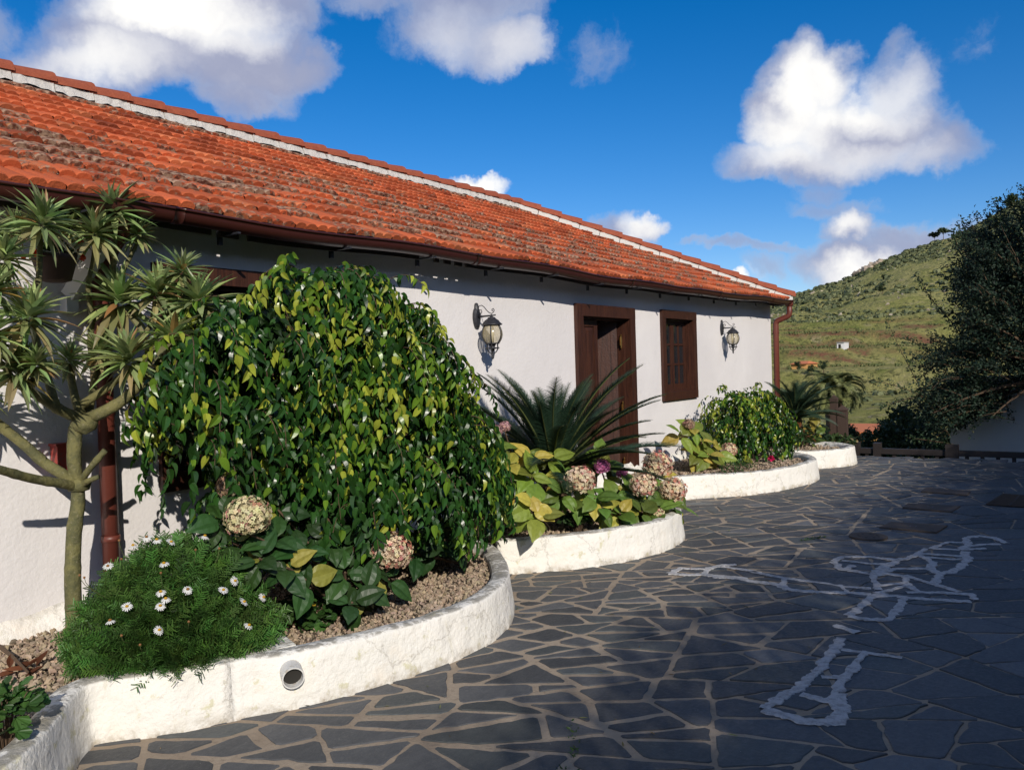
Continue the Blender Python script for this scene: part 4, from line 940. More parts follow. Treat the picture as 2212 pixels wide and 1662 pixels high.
# ---- branching tree (grey-green limbs, leaf rosettes)
def branching_tree():
    root = empty('branching_tree', (2.29, 4.72, .2), 'succulent tree with smooth green limbs and narrow leaf rosettes at the far left', 'tree')
    b0 = np.array([2.29, 4.72, .2])
    Y = 4.72; mb = MB()
    def w_(x, y, Y_=Y): return wy(x, y, Y_)
    def limb(pts, ra, rb, n=12):
        P = spl([w_(*p) for p in pts]); m = len(P); r = np.linspace(ra, rb, m)*(1+.10*(fbm(np.arange(m)*.25+pts[0][0], np.arange(m)*.0+3, 3)-.5)); mb.tube(P, r*.78+.003*(np.arange(m) % 7 == 0), n)
    limb([(163, 1395), (160, 1330), (157, 1250), (160, 1150), (168, 1090), (168, 1045)], .062, .047)
    limb([(168, 1050), (160, 1000), (161, 960), (164, 925), (176, 905)], .046, .052)
    mb.lathe([(0, -.05), (.055, -.035), (.065, 0), (.05, .03), (0, .045)], 14, w_(170, 1045)); mb.lathe([(0, -.07), (.06, -.04), (.072, 0), (.055, .035), (0, .05)], 14, w_(183, 912, 4.68))
    limb([(165, 1052), (140, 1045, 4.68), (70, 1033, 4.6), (0, 1014, 4.5), (-90, 990, 4.4)], .036, .026)
    limb([(160, 1040), (130, 1020, 4.74), (95, 998, 4.8), (50, 958, 4.85), (0, 918, 4.9), (-60, 860, 4.9)], .042, .03)
    limb([(170, 1045), (195, 1010, 4.6), (227, 972, 4.52)], .028, .021); limb([(170, 1050), (195, 1036, 4.6), (213, 1029, 4.55)], .03, .016)
    limb([(180, 905), (140, 890, 4.66), (100, 866, 4.6), (60, 842, 4.52), (35, 826, 4.46)], .044, .027)
    limb([(178, 900), (165, 870, 4.7), (158, 840, 4.72), (150, 800, 4.72), (144, 788, 4.72)], .036, .022)
    limb([(168, 880), (205, 855, 4.62), (236, 834, 4.56), (262, 812, 4.5), (283, 796, 4.46)], .034, .02)
    limb([(186, 905), (215, 893, 4.6), (260, 868, 4.52), (300, 834, 4.45), (345, 815, 4.4), (430, 795, 4.35), (467, 772, 4.32), (490, 758, 4.3)], .048, .017)
    limb([(190, 890), (200, 850, 4.85), (203, 815, 4.88), (211, 778, 4.85)], .034, .02)
    limb([(203, 815, 4.88), (228, 760, 4.9), (235, 720, 4.88), (250, 680, 4.85), (259, 672, 4.82)], .026, .018)
    limb([(235, 720, 4.88), (243, 650, 4.9), (247, 560, 4.85), (250, 475, 4.78)], .022, .016)
    limb([(247, 640, 4.9), (265, 590, 4.84), (285, 548, 4.8), (298, 520, 4.78)], .018, .013)
    limb([(200, 690, 4.9), (190, 620, 4.86), (200, 570, 4.8), (206, 522, 4.75)], .02, .016)
    limb([(203, 815, 4.88), (195, 740, 4.92), (200, 690, 4.9)], .024, .02)
    limb([(120, 875, 4.62), (95, 790, 4.62), (72, 700, 4.6), (84, 600, 4.6), (86, 502, 4.55)], .03, .017)
    limb([(60, 842, 4.52), (50, 780, 4.45), (57, 706, 4.4)], .024, .018); limb([(72, 720, 4.6), (30, 640, 4.55), (6, 576, 4.5)], .02, .015)
    limb([(345, 815, 4.4), (340, 760, 4.5), (300, 745, 4.62), (325, 700, 4.66), (334, 652, 4.62)], .02, .016)
    limb([(345, 815, 4.4), (362, 780, 4.4), (370, 748, 4.38)], .018, .015)
    limb([(400, 800, 4.36), (420, 740, 4.42), (432, 676, 4.4)], .02, .015); limb([(420, 740, 4.42), (400, 670, 4.5), (389, 602, 4.52)], .016, .012)
    limb([(35, 826, 4.46), (0, 780, 4.4), (-20, 745, 4.38)], .02, .015); limb([(50, 835, 4.5), (75, 815, 4.4), (80, 800, 4.36)], .018, .014)
    o = mb.build('trunk', M['bark'], root, smooth=True, loc=b0); o.location = (0, 0, 0)
    ROS = [(86, 496, 4.55, 72), (205, 517, 4.75, 62), (250, 469, 4.78, 62), (298, 514, 4.78, 40), (6, 571, 4.5, 62), (259, 667, 4.82, 80), (334, 646, 4.62, 66), (433, 670, 4.4, 76), (389, 597, 4.52, 52), (57, 700, 4.4, 76),
           (370, 743, 4.38, 64), (493, 752, 4.3, 56), (211, 773, 4.85, 56), (144, 785, 4.72, 44), (283, 791, 4.46, 72), (28, 815, 4.46, 70), (-20, 740, 4.38, 66), (80, 795, 4.36, 50), (-60, 855, 4.9, 60), (-15, 640, 4.42, 60), (150, 500, 4.9, 46), (385, 700, 4.7, 50), (458, 720, 4.55, 44), (30, 500, 4.7, 40), (-30, 520, 4.6, 60)]
    tv, tf = leaf_t(1.0, .185, 6, .25, .24, wfn=lambda s_: math.sin(math.pi*min(1, s_**.62))**.8 if 0 < s_ < 1 else 0.02)
    for (x, y, Y_, rp) in ROS:
        c = wy(x, y, Y_); R_ = px2m(c, rp)*1.25; n = 70
        axis = nrm(np.array([rs.uniform(-.25, .25), rs.uniform(-.45, 0), 1.0])); a_ = nrm(np.cross(axis, [1, .2, 0])); b_ = np.cross(axis, a_)
        el = np.linspace(-34, 82, n)+rs.uniform(-9, 9, n); th = np.arange(n)*2.39996+rs.uniform(-.2, .2, n); er = np.radians(el)
        d = (np.cos(th)*np.cos(er))[:, None]*a_+(np.sin(th)*np.cos(er))[:, None]*b_+np.sin(er)[:, None]*axis
        O = c+axis*((el+50)/128*R_*.22)[:, None]+d*R_*.05
        cc = colvar((.29, .37, .14), n, .55, 1.35, .12); old = (el < -10) & (rs.rand(n) < .6); cc[old] = colvar((.36, .33, .15), old.sum(), .6, 1.2, .1); yl = rs.rand(n) < .06; cc[yl] = colvar((.34, .20, .07), yl.sum())
        mb = MB(); mb.many(tv, tf, O, d, np.tile(axis, (n, 1))+d*.2, R_*rs.uniform(.75, 1.12, n)*np.where(el > 60, .75, 1), cc)
        o = mb.build('leaf_rosette', M['wax'], root, loc=b0); o.location = (0, 0, 0)
branching_tree()

# ---- weeping figs
def weeping_fig(label, c, rad, lobes, n_str, leafL, seed, base, phi_lo=-8):
    q = np.random.RandomState(seed); root = empty('weeping_fig', base, label, 'shrub'); c = np.array(c, float); base = np.array(base, float)
    O, X, Z, S, C_ = [], [], [], [], []; tw_ = MB(); nst = 0
    vols = [(c, np.array(rad, float), 1.0)]+[(np.array(l[0], float), np.array(l[1], float), l[2]) for l in lobes]
    wts = np.array([v[2]*v[1][0]*v[1][2] for v in vols]); wts /= wts.sum()
    for s_ in range(n_str):
        if s_ % 6 == 0: vi0 = q.choice(len(vols), p=wts); th0 = q.uniform(0, 2*math.pi); sp0 = q.uniform(math.sin(R(phi_lo)), 1); rj = q.uniform(.66, 1.12)
        cc, rr_2, _ = vols[vi0]
        th = th0+q.normal(0, .13)
        if math.sin(th) > 0 and q.rand() < .55: th = -th          # more on the sunny, open side
        sp_ = float(np.clip(sp0+q.normal(0, .07), -.3, 1)); ph = math.asin(sp_); d = np.array([math.cos(th)*math.cos(ph), math.sin(th)*math.cos(ph), sp_])
        bumpy = .86+.28*fbm(np.array([th*1.6+seed]), np.array([ph*2.2+3]), 3)[0]
        P = cc+d*rr_2*bumpy*rj*q.uniform(.9, 1.0); up_ = max(0, sp_)
        L = q.uniform(.28, .62)*leafL/.075; out_ = nrm(np.array([d[0], d[1], .0])+q.randn(3)*.25); vel = nrm(out_*(.55+.9*up_)+np.array([0, 0, .55*up_+.15])+q.randn(3)*.2); n = int(L/(leafL*.42)); pts = [P]
        tipc = q.rand()
        for k in range(n):
            f = k/n; vel = nrm(vel+np.array([0, 0, -.20])+q.randn(3)*.05); P = P+vel*L/n; pts.append(P)
            if P[2] < base[2]+(.02 if rad[0] < 1 else (.38 if P[0] < 4.1 else .22)) or P[1] > 5.10: break
            side = np.cross(vel, [0, 0, 1.]); side = nrm(side)*(1 if k % 2 else -1)
            lx = nrm(np.array([0, 0, -.8])+side*q.uniform(.2, .9)+out_*q.uniform(-.1, .7)+vel*.3+q.randn(3)*.28)
            O.append(P); X.append(lx); Z.append(nrm(out_+np.array([0, 0, .8])+q.randn(3)*.45)); S.append(leafL*q.uniform(.7, 1.15))
            y_ = (f**1.2)*.50+.62*up_+(.25 if tipc > .7 else 0)-.37+q.uniform(-.3, .3)+(.5 if q.rand() < .07 else 0)  # young tips yellower; sunlit top and darker lower crown also put into leaf colour
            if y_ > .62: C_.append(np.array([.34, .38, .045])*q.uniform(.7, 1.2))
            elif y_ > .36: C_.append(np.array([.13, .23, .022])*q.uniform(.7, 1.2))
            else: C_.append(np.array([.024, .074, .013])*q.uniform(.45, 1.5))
        if s_ % 3 == 0 and len(pts) > 3: tw_.tube(np.array(pts), np.linspace(.004, .0015, len(pts)), 4, cap=False)
    # inner leaves; the crown's inner shade is put into their darker green
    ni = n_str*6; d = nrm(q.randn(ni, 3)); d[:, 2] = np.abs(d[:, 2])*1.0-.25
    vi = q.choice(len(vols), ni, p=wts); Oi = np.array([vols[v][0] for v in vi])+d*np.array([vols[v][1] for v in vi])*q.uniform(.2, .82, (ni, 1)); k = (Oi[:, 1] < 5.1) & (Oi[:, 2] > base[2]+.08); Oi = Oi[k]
    mb = MB(); wf = lambda s_: math.sin(math.pi*s_**.75)**.75*(1-.45*max(0, s_-.75)/.25) if 0 < s_ < 1 else .02
    tv, tf = leaf_t(1.0, .50, 6, .42, .40, wfn=wf)
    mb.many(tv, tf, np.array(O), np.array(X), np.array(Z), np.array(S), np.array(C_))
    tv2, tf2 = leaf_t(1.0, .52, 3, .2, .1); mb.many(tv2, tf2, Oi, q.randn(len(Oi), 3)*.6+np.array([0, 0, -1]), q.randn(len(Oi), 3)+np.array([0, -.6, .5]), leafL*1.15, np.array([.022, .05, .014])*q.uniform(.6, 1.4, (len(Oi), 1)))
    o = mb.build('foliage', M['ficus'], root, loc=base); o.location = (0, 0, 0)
    for (cc, rr_2, _) in vols:
        for k in range(7):
            d = nrm(q.randn(3)); d[2] = abs(d[2]); e_ = cc+d*rr_2*.8; mid = (base+e_)/2+np.array([0, 0, .25]); tw_.tube(bez(base+q.uniform(-.04, .04, 3), mid, e_, 10), np.linspace(.018, .004, 10)*rad[0]/1.5, 6)
    o = tw_.build('stem', M['stem'], root, loc=base); o.location = (0, 0, 0)
weeping_fig('large glossy weeping fig shrub filling the round planter in front of the big window', (4.10, 4.30, .95), (1.00, .66, 1.33),
            [((3.68, 4.2, 2.06), (.34, .36, .46), 1.5), ((3.30, 4.22, 1.96), (.34, .32, .30), 1.2), ((4.78, 4.35, 1.15), (.48, .38, .56), 1.0), ((3.04, 4.25, 1.52), (.44, .34, .40), .75), ((2.70, 4.3, 1.36), (.26, .25, .28), .45), ((4.40, 4.2, .9), (.66, .45, .5), .7), ((2.95, 4.25, 1.85), (.30, .28, .25), .9), ((4.62, 4.25, 1.36), (.30, .35, .36), .6), ((4.16, 4.2, 1.84), (.36, .40, .38), .8)], 1250, .078, 5, (4.2, 4.3, .2))
fc = wy(1600, 930, 4.35)
weeping_fig('small bushy weeping fig below the far wall lantern', (fc[0], 4.35, .55), (.80, .55, .72), [((fc[0]-.45, 4.4, .8), (.35, .3, .45), 1.0), ((fc[0]+.4, 4.3, .75), (.4, .35, .42), 1.0)], 420, .075, 8, (fc[0], 4.4, .2))

# ---- hydrangeas
def hleaf(): 
    wf = lambda s_: (math.sin(math.pi*s_**.72)**.8)*(1-.3*max(0, s_-.7)/.3) if 0 < s_ < 1 else .03
    n = 8; V_ = []; 
    for k in range(n+1):
        s_ = k/n; w2 = .74*wf(s_)*.5; z_ = -.28*s_**2.2; rp = .012*(k % 2)
        V_ += [(s_, -w2, z_+.10*w2+rp), (s_, -w2*.5, z_+.20*w2-rp), (s_, 0, z_), (s_, w2*.5, z_+.20*w2-rp), (s_, w2, z_+.10*w2+rp)]
    return np.array(V_), [(5*k+b, 5*k+5+b, 5*k+6+b, 5*k+1+b) for k in range(n) for b in range(4)]
HL = hleaf()
def floret():
    V_ = []; F = []
    for k in range(4):
        a = k*math.pi/2; o = len(V_); ca, sa = math.cos(a), math.sin(a)
        for (u, v, z_) in ((0, 0, 0), (.55, -.42, .10), (1.0, -.12, .02), (1.0, .12, .02), (.55, .42, .10), (.6, 0, -.04)): V_.append((z_, u*ca-v*sa, u*sa+v*ca))
        F += [(o, o+1, o+5), (o+1, o+2, o+5), (o+2, o+3, o+5), (o+3, o+4, o+5), (o+4, o, o+5)]
    return np.array(V_), F
FL = floret()
def hydrangea(label, base, clusters, heads, lcol, ycol, yprob, L=.145, group=None):
    base = np.array(base, float); root = empty('hydrangea', base, label, 'hydrangea', 'hydrangea bushes in the planters'); mb = MB(); st = MB()
    lm = MB()
    for (x, y, Y_, n) in clusters:
        c = wy(x, y, Y_); ax = nrm(np.array([rs.uniform(-.55, .05), rs.uniform(-.9, -.3), .8])); a_ = nrm(np.cross(ax, [1, 0, .1])); b_ = np.cross(ax, a_)
        th = np.arange(n)*(math.pi/2+.35)+rs.uniform(0, 6); el = R(1)*(np.linspace(-42, 32, n)+rs.uniform(-10, 10, n))
        d = (np.cos(th)*np.cos(el))[:, None]*a_+(np.sin(th)*np.cos(el))[:, None]*b_+np.sin(el)[:, None]*ax
        c2 = colvar(lcol, n, .7, 1.3, .12); yl = rs.rand(n) < yprob; c2[yl] = colvar(ycol, yl.sum(), .75, 1.2, .1)
        lm.many(*HL, c+d*.025-ax*(np.linspace(.05, 0, n))[:, None], d, np.tile(ax, (n, 1))+rs.randn(n, 3)*.2, L*1.28*rs.uniform(.75, 1.15, n), c2)
        bp = base+np.array([rs.uniform(-.12, .12), rs.uniform(-.08, .08), 0]); st.tube(bez(bp, (bp+c)/2+np.array([0, 0, .02]), c, 7), [.007]*7, 5)
    o = lm.build('foliage', M['leaf'], root, loc=base); o.location = (0, 0, 0)
    for (x, y, Y_, rp, kind) in heads:
        c = wy(x, y, Y_); r = px2m(c, rp)*(1.06 if c[0] < 5 else 1.16); n = int(np.clip(rp*8, 90, 330)); k = np.arange(n); zf = 1-1.75*(k+.5)/n; th = k*2.39996
        d = np.stack([np.cos(th)*np.sqrt(np.maximum(0, 1-zf**2)), np.sin(th)*np.sqrt(np.maximum(0, 1-zf**2)), zf], -1)+rs.randn(n, 3)*.05
        d = nrm(d)
        if kind == 'pink': cc = colvar((.78, .24, .48), n, .8, 1.25, .12)
        elif kind == 'blush': cc = colvar((.62, .36, .36), n, .8, 1.2, .12)
        elif kind == 'dusty': cc = colvar((.58, .35, .38), n, .7, 1.25, .12)
        elif kind == 'brown': cc = colvar((.42, .27, .19), n, .6, 1.3, .15)
        elif kind == 'cream':
            cc = colvar((.80, .72, .42), n, .75, 1.2, .08); pk = rs.rand(n) < .15; cc[pk] = colvar((.5, .26, .2), pk.sum())
        else:
            cc = colvar((.86, .70, .48), n, .75, 1.15, .1); pk = (rs.rand(n)+.35*(d[:, 0]) > .62); cc[pk] = colvar((.62, .26, .20), pk.sum(), .7, 1.25)
        s_ = r*math.sqrt(4*math.pi/n)*.52; h = MB()
        h.many(*FL, c+d*(r*.93)*rs.uniform(.86, 1.06, (n, 1))*np.array([1, 1, .9]), d+rs.randn(n, 3)*.25, rs.randn(n, 3), s_*rs.uniform(.8, 1.2, n), cc)
        iv, if_ = ico(); h.add(iv*r*.8+c, if_, np.array(cc.mean(0))*.45)
        o = h.build('flower_head', M['petal'], root, loc=base); o.location = (0, 0, 0)
        bp = base+np.array([rs.uniform(-.1, .1), rs.uniform(-.06, .06), 0]); st.tube(bez(bp, (bp+c)/2+np.array([0, 0, .05]), c-np.array([0, 0, r*.7]), 8), [.006]*8, 5)
    o = st.build('stem', M['stem'], root, loc=base); o.location = (0, 0, 0)
hydrangea('dark leaved hydrangea with cream and greenish heads under the weeping fig', (3.55, 3.75, .2),
          [(595, 1165, 3.72, 8), (650, 1190, 3.62, 8), (710, 1160, 3.7, 8), (770, 1170, 3.66, 8), (620, 1225, 3.6, 8), (705, 1115, 3.85, 8), (560, 1205, 3.7, 8), (480, 1120, 3.95, 8), (500, 1170, 3.9, 6), (745, 1235, 3.6, 8), (790, 1275, 3.5, 7), (760, 1300, 3.48, 5), (840, 1250, 3.55, 7), (660, 1250, 3.58, 6), (560, 1140, 3.9, 6),
           (600, 1100, 3.9, 7), (820, 1130, 3.8, 6)],
          [(535, 1115, 3.72, 50, 'cream'), (846, 1190, 3.5, 46, 'mix'), (500, 1048, 4.0, 32, 'brown')], (.035, .085, .022), (.30, .30, .06), .12, .125)
hydrangea('hydrangea with one dusty pink head at the right rim of the round planter', (4.75, 3.85, .2),
          [(930, 1180, 3.72, 7), (960, 1165, 3.75, 7), (985, 1175, 3.75, 7), (900, 1195, 3.7, 6), (1000, 1150, 3.85, 6), (940, 1140, 3.85, 6)], [(1010, 1125, 3.78, 31, 'dusty')], (.03, .075, .02), (.2, .2, .05), .08, .13)
hydrangea('yellow green hydrangea with a small blush head at the left of the cycad', (6.15, 4.1, .2),
          [(1147, 990, 3.95, 8), (1147, 1025, 3.85, 8), (1151, 1088, 3.65, 7), (1163, 1112, 3.6, 5), (1079, 962, 4.1, 8), (1096, 1003, 4.0, 8), (1075, 1082, 3.85, 7), (1035, 1088, 3.9, 7), (1060, 1040, 4.0, 8), (1192, 990, 4.0, 7), (1110, 1045, 3.95, 6), (1030, 1000, 4.1, 7), (1020, 1050, 4.05, 7)],
          [(1071, 930, 4.1, 14, 'blush'), (1090, 921, 4.12, 12, 'blush'), (1063, 925, 4.1, 9, 'pink')], (.20, .27, .04), (.48, .40, .07), .3, .16)
hydrangea('hydrangea with big faded red and cream heads and two pink ones, right of the cycad', (6.95, 3.75, .2),
          [(1223, 1030, 3.85, 7), (1260, 1000, 3.95, 7), (1291, 988, 3.95, 7), (1318, 1007, 3.85, 7), (1284, 1075, 3.55, 8), (1300, 1095, 3.5, 7), (1329, 1073, 3.55, 8), (1339, 1108, 3.4, 8), (1370, 1062, 3.5, 8), (1387, 1105, 3.33, 8), (1394, 1080, 3.4, 8), (1442, 1062, 3.4, 7), (1455, 1100, 3.3, 7), (1470, 1095, 3.3, 6), (1416, 1028, 3.6, 7), (1349, 1045, 3.65, 7), (1215, 1065, 3.7, 7), (1240, 1075, 3.7, 6), (1420, 1100, 3.3, 7)],
          [(1253, 1036, 3.57, 31, 'mix'), (1300, 1007, 3.67, 16, 'pink'), (1343, 1022, 3.62, 12, 'pink'), (1420, 1003, 3.47, 31, 'cream2'), (1390, 1047, 3.29, 27, 'mix2'), (1453, 1056, 3.22, 28, 'mix2'), (1421, 1110, 3.28, 14, 'cream')], (.12, .20, .035), (.38, .36, .06), .2, .155)
hydrangea('sparse hydrangea with four brownish heads in the planter under the small window', (10.9, 4.5, .2),
          [(1472, 940, 4.45, 5), (1496, 926, 4.4, 6), (1515, 952, 4.35, 7), (1540, 962, 4.3, 8), (1510, 978, 4.3, 7), (1530, 980, 4.2, 7), (1561, 944, 4.35, 6), (1556, 914, 4.45, 6), (1593, 985, 4.15, 6), (1545, 985, 4.2, 5)],
          [(1574, 922, 4.35, 17, 'brown2'), (1604, 957, 4.2, 17, 'brown2'), (1574, 971, 4.15, 16, 'mix3'), (1487, 916, 4.4, 12, 'brown')], (.20, .26, .04), (.48, .40, .08), .35, .19)
hydrangea('yellowish hydrangea without flowers between the farthest cycad and the wooden posts', (13.9, 3.95, .2),
          [(1760, 935, 3.9, 8), (1772, 949, 3.85, 8), (1752, 955, 3.85, 7), (1765, 920, 3.95, 6), (1778, 932, 3.9, 6)], [], (.11, .16, .03), (.36, .28, .05), .35, .2)

# ---- geraniums and low fillers
def gleaf():
    V_ = [(0, 0, 0)]; m = 20
    for k in range(m):
        a = -math.pi*.92+k*(math.pi*1.84)/(m-1); r = (1+.10*math.cos(k*2.1))*(.55+.45*abs(math.cos(a/2))); V_.append((.5+.5*r*math.cos(a), .55*r*math.sin(a), .14*r+.05*math.cos(k*1.9)))
    return np.array(V_), [(0, k, k+1) for k in range(1, m)]
GL = gleaf()
def leafy(name, label, cat, c, rad, n, size, col, tpl, ycol=None, yp=0, spread=.6, mt='leaf', extra=None):
    c = np.array(c, float); root = empty(name, (c[0], c[1], .2), label, cat); d = nrm(rs.randn(n, 3)); d[:, 2] = np.abs(d[:, 2]); O = c+d*np.array(rad)*rs.uniform(.45, 1, (n, 1))
    cc = colvar(col, n, .6, 1.35, .12)
    if ycol is not None: k = rs.rand(n) < yp; cc[k] = colvar(ycol, k.sum())
    mb = MB(); hd = d*np.array([1, 1, .2])+rs.randn(n, 3)*.5; mb.many(*tpl, O-nrm(hd)*size*.3, hd, np.array([0, -.35, 1])+d*.6+rs.randn(n, 3)*spread*.4, size*rs.uniform(.6, 1.25, n), cc)
    o = mb.build('foliage', M[mt], root, loc=(c[0], c[1], .2)); o.location = (0, 0, 0)
    st = MB()
    for k in range(0, n, max(1, n//30)): st.tube([(c[0]+(O[k, 0]-c[0])*.2, c[1]+(O[k, 1]-c[1])*.2, .2), (O[k]+c)/2-np.array([0, 0, .02]), O[k]], .0025, 4, cap=False)
    o = st.build('stem', M['stem'], root, loc=(c[0], c[1], .2)); o.location = (0, 0, 0)
    return root
leafy('geranium', 'low round leaved geranium at the foot of the daisy bush', 'geranium', (3.32, 3.82, .22), (.34, .22, .17), 230, .062, (.045, .11, .025), GL, (.45, .28, .03), .02)
leafy('geranium', 'round leaved geranium cut off by the left edge of the photo', 'geranium', wy(8, 1560, 3.62), (.16, .18, .16), 110, .06, (.05, .12, .025), GL)
leafy('geranium', 'small dark geranium between the hydrangeas near the cycad', 'geranium', wy(1245, 1128, 3.75), (.22, .15, .12), 130, .05, (.035, .085, .022), GL)
leafy('leafy_weed', 'dark green ground plant below the small weeping fig', 'plant', wy(1590, 1012, 3.75), (.55, .2, .12), 260, .05, (.045, .09, .02), leaf_t(1, .4, 3))
leafy('rose_bush', 'tiny rose bush with one crimson bloom in the small window planter', 'rose', wy(1672, 990, 3.85), (.25, .15, .12), 110, .05, (.05, .06, .025), leaf_t(1, .5, 3))
rb = wy(1665, 990, 3.6); mb = MB(); d = nrm(rs.randn(26, 3)); mb.many(*leaf_t(.045, .04, 3), rb+d*.008, d, rs.randn(26, 3), 1.0, colvar((.55, .01, .09), 26)); 
o = mb.build('bloom', M['petal'], [q for q in COL.objects if q.name.startswith('rose_bush')][0], loc=(*wy(1672, 990, 3.85)[:2], .2)); o.location = (0, 0, 0)
leafy('leafy_shrub', 'dark undergrowth around the base of the farthest cycad', 'shrub', wy(1722, 955, 4.0), (.6, .35, .38), 420, .09, (.035, .065, .02), leaf_t(1, .5, 3), (.2, .08, .03), .08)
leafy('leafy_shrub', 'low leafy shrub spilling over the rim in front of the wooden posts', 'shrub', wy(1812, 960, 3.5), (.55, .3, .2), 360, .09, (.05, .09, .025), leaf_t(1, .55, 3), (.25, .2, .1), .05)

# ---- daisy bush
dc = np.array([2.47, 4.04, .24]); dr = np.array([.46, .48, .56])
root = empty('daisy_bush', (dc[0], dc[1], .2), 'fine leaved green bush dotted with white daisies at the left', 'daisy bush'); n = 7500
d = nrm(rs.randn(n, 3)); d[:, 2] = np.abs(d[:, 2])-.12; bu = .84+.32*fbm(d[:, 0]*2.3+4, d[:, 1]*2.3+d[:, 2]*2, 3)
O = dc+d*dr*(bu*rs.uniform(.35, 1.0, n)**.5)[:, None]
O[:, 2] = np.maximum(O[:, 2], .285+.05*rs.rand(n)); keep = O[:, 1] < 5.05; O = O[keep]; d = d[keep]; n = len(O)
V_ = [(0, -.014, 0), (0, .014, 0), (1, .006, .0), (1, -.006, 0)]; F = [(0, 3, 2, 1)]
for k in range(9):
    for sd in (-1, 1):
        b_ = len(V_); s_ = .15+.1*k; l_ = .30*(1-.4*abs(s_-.5)); ax_ = s_+l_*.75; up_ = .10*math.sin(k*2.1)
        V_ += [(s_, 0, 0), (s_+.045, 0, 0), (ax_+.01, sd*l_*.8, up_), (ax_-.035, sd*l_*.82, up_)]; F.append((b_, b_+1, b_+2, b_+3))
mb = MB(); mb.many(np.array(V_), F, O, d+rs.randn(n, 3)*.45+np.array([0, -.05, .3]), rs.randn(n, 3), .10*rs.uniform(.7, 1.4, n), colvar((.065, .145, .03), n, .4, 1.6, .18))
o = mb.build('foliage', M['needle'], root, loc=(dc[0], dc[1], .2)); o.location = (0, 0, 0)
def ell(x, y):
    dd = ray(x, y); s_ = dr*1.13; p = (C0-dc)/s_; q = dd/s_; A_ = q@q; B_ = 2*p@q; C_ = p@p-1; D_ = B_*B_-4*A_*C_
    return C0+dd*((-B_-math.sqrt(D_))/(2*A_)) if D_ > 0 else wy(x, y, dc[1]+.05)
DF = [(318, 1162), (339, 1169), (366, 1173), (441, 1161), (288, 1182), (234, 1225), (519, 1188), (355, 1220), (504, 1255), (348, 1281), (405, 1274), (481, 1277), (523, 1302), (346, 1310), (274, 1312), (239, 1344), (341, 1362), (565, 1290), (535, 1353), (358, 1296)]
tv, tf = leaf_t(1, .30, 3, .1, .15, wfn=lambda s_: min(1, .45+s_) if s_ < .9 else .6)
stm = MB()
for i_, (x, y) in enumerate(DF):
    p = ell(x, y); nn = nrm((p-dc)/dr*np.array([.6, .6, .3])+np.array([0, -.35, .8])+rs.randn(3)*.25); p = p+nn*.012; a_ = nrm(np.cross(nn, [1, .3, 0])); b_ = np.cross(nn, a_)
    mb = MB(); m = 15; th = np.arange(m)*2*math.pi/m+rs.uniform(-.08, .08, m); dd = np.cos(th)[:, None]*a_+np.sin(th)[:, None]*b_+nn*rs.uniform(-.45, .1)
    mb.many(tv, tf, p+dd*.005, dd, np.tile(nn, (m, 1)), .0215*rs.uniform(.85, 1.1, m), np.array([.82, .82, .80])); 
    iv, if_ = ico(); mb.add(p+iv*np.array([.0095, .0095, .007])+nn*.003, if_, (.62, .36, .03) if i_ % 5 else (.35, .17, .05))
    o = mb.build('flower', M['petal'], root, loc=(dc[0], dc[1], .2)); o.location = (0, 0, 0)
    stm.tube(bez(p-nn*.002, p-nn*.06, p-nn*.12+(dc-p)*.25, 6), .0016, 4, (.10, .14, .04), cap=False)
for (x, y) in [(255, 1170), (500, 1155), (420, 1190), (345, 1240), (260, 1210), (170, 1245), (405, 1345), (260, 1375), (300, 1395), (180, 1250), (535, 1200), (471, 1187)]:
    p = ell(x, y)+np.array([0, -.01, .01]); iv, if_ = ico(); stm.add(p+iv*.007, if_, (.30, .14, .05)); stm.tube(bez(p, p+np.array([0, 0, -.06]), p+(dc-p)*.3, 6), .0015, 4, (.12, .14, .05), cap=False)
o = stm.build('stem', leafmat('dry_stem', .7), root, loc=(dc[0], dc[1], .2)); o.location = (0, 0, 0)

# ---- cycads and palm
def frond_mesh(L, nl, ll, lw, curve, seed, vee=.35, fwd=.55, col=(.025, .06, .028), name='frond'):
    q = np.random.RandomState(seed); mb = MB(); m = 22; ang = 0; P = [np.zeros(3)]
    for k in range(m-1):
        ang -= curve*(k/m)**.6*2/m; P.append(P[-1]+L/(m-1)*np.array([math.cos(ang), 0, math.sin(ang)]))
    P = np.array(P); mb.tube(P, np.linspace(.010, .002, m)*L, 5, np.array([.10, .12, .04])); t_ = nrm(np.gradient(P, axis=0))
    s_ = np.linspace(.10, .995, nl); Oi = np.stack([np.interp(s_, np.linspace(0, 1, m), P[:, k]) for k in range(3)], -1); Ti = nrm(np.stack([np.interp(s_, np.linspace(0, 1, m), t_[:, k]) for k in range(3)], -1))
    up_ = np.cross(Ti, [0, 1., 0])*-1; up_ = nrm(up_); up_[up_[:, 2] < 0] *= -1
    ln = ll*np.sin(np.pi*np.clip(s_*.86+.12, 0, 1))**.55*q.uniform(.9, 1.1, nl)
    tv, tf = leaf_t(1, lw/ll, 3, .3, .18, wfn=lambda u: 1-.85*u)
    for sd in (-1, 1):
        f_ = fwd+.35*s_; X_ = Ti*f_[:, None]+np.array([0, sd, 0])*(1-.2*s_)[:, None]+up_*(vee+q.uniform(-.08, .08, nl))[:, None]
        mb.many(tv, tf, Oi, X_, up_+np.array([0, -sd*.3, 0]), ln, np.array(col)*q.uniform(.75, 1.35, (nl, 1)))
    return mb
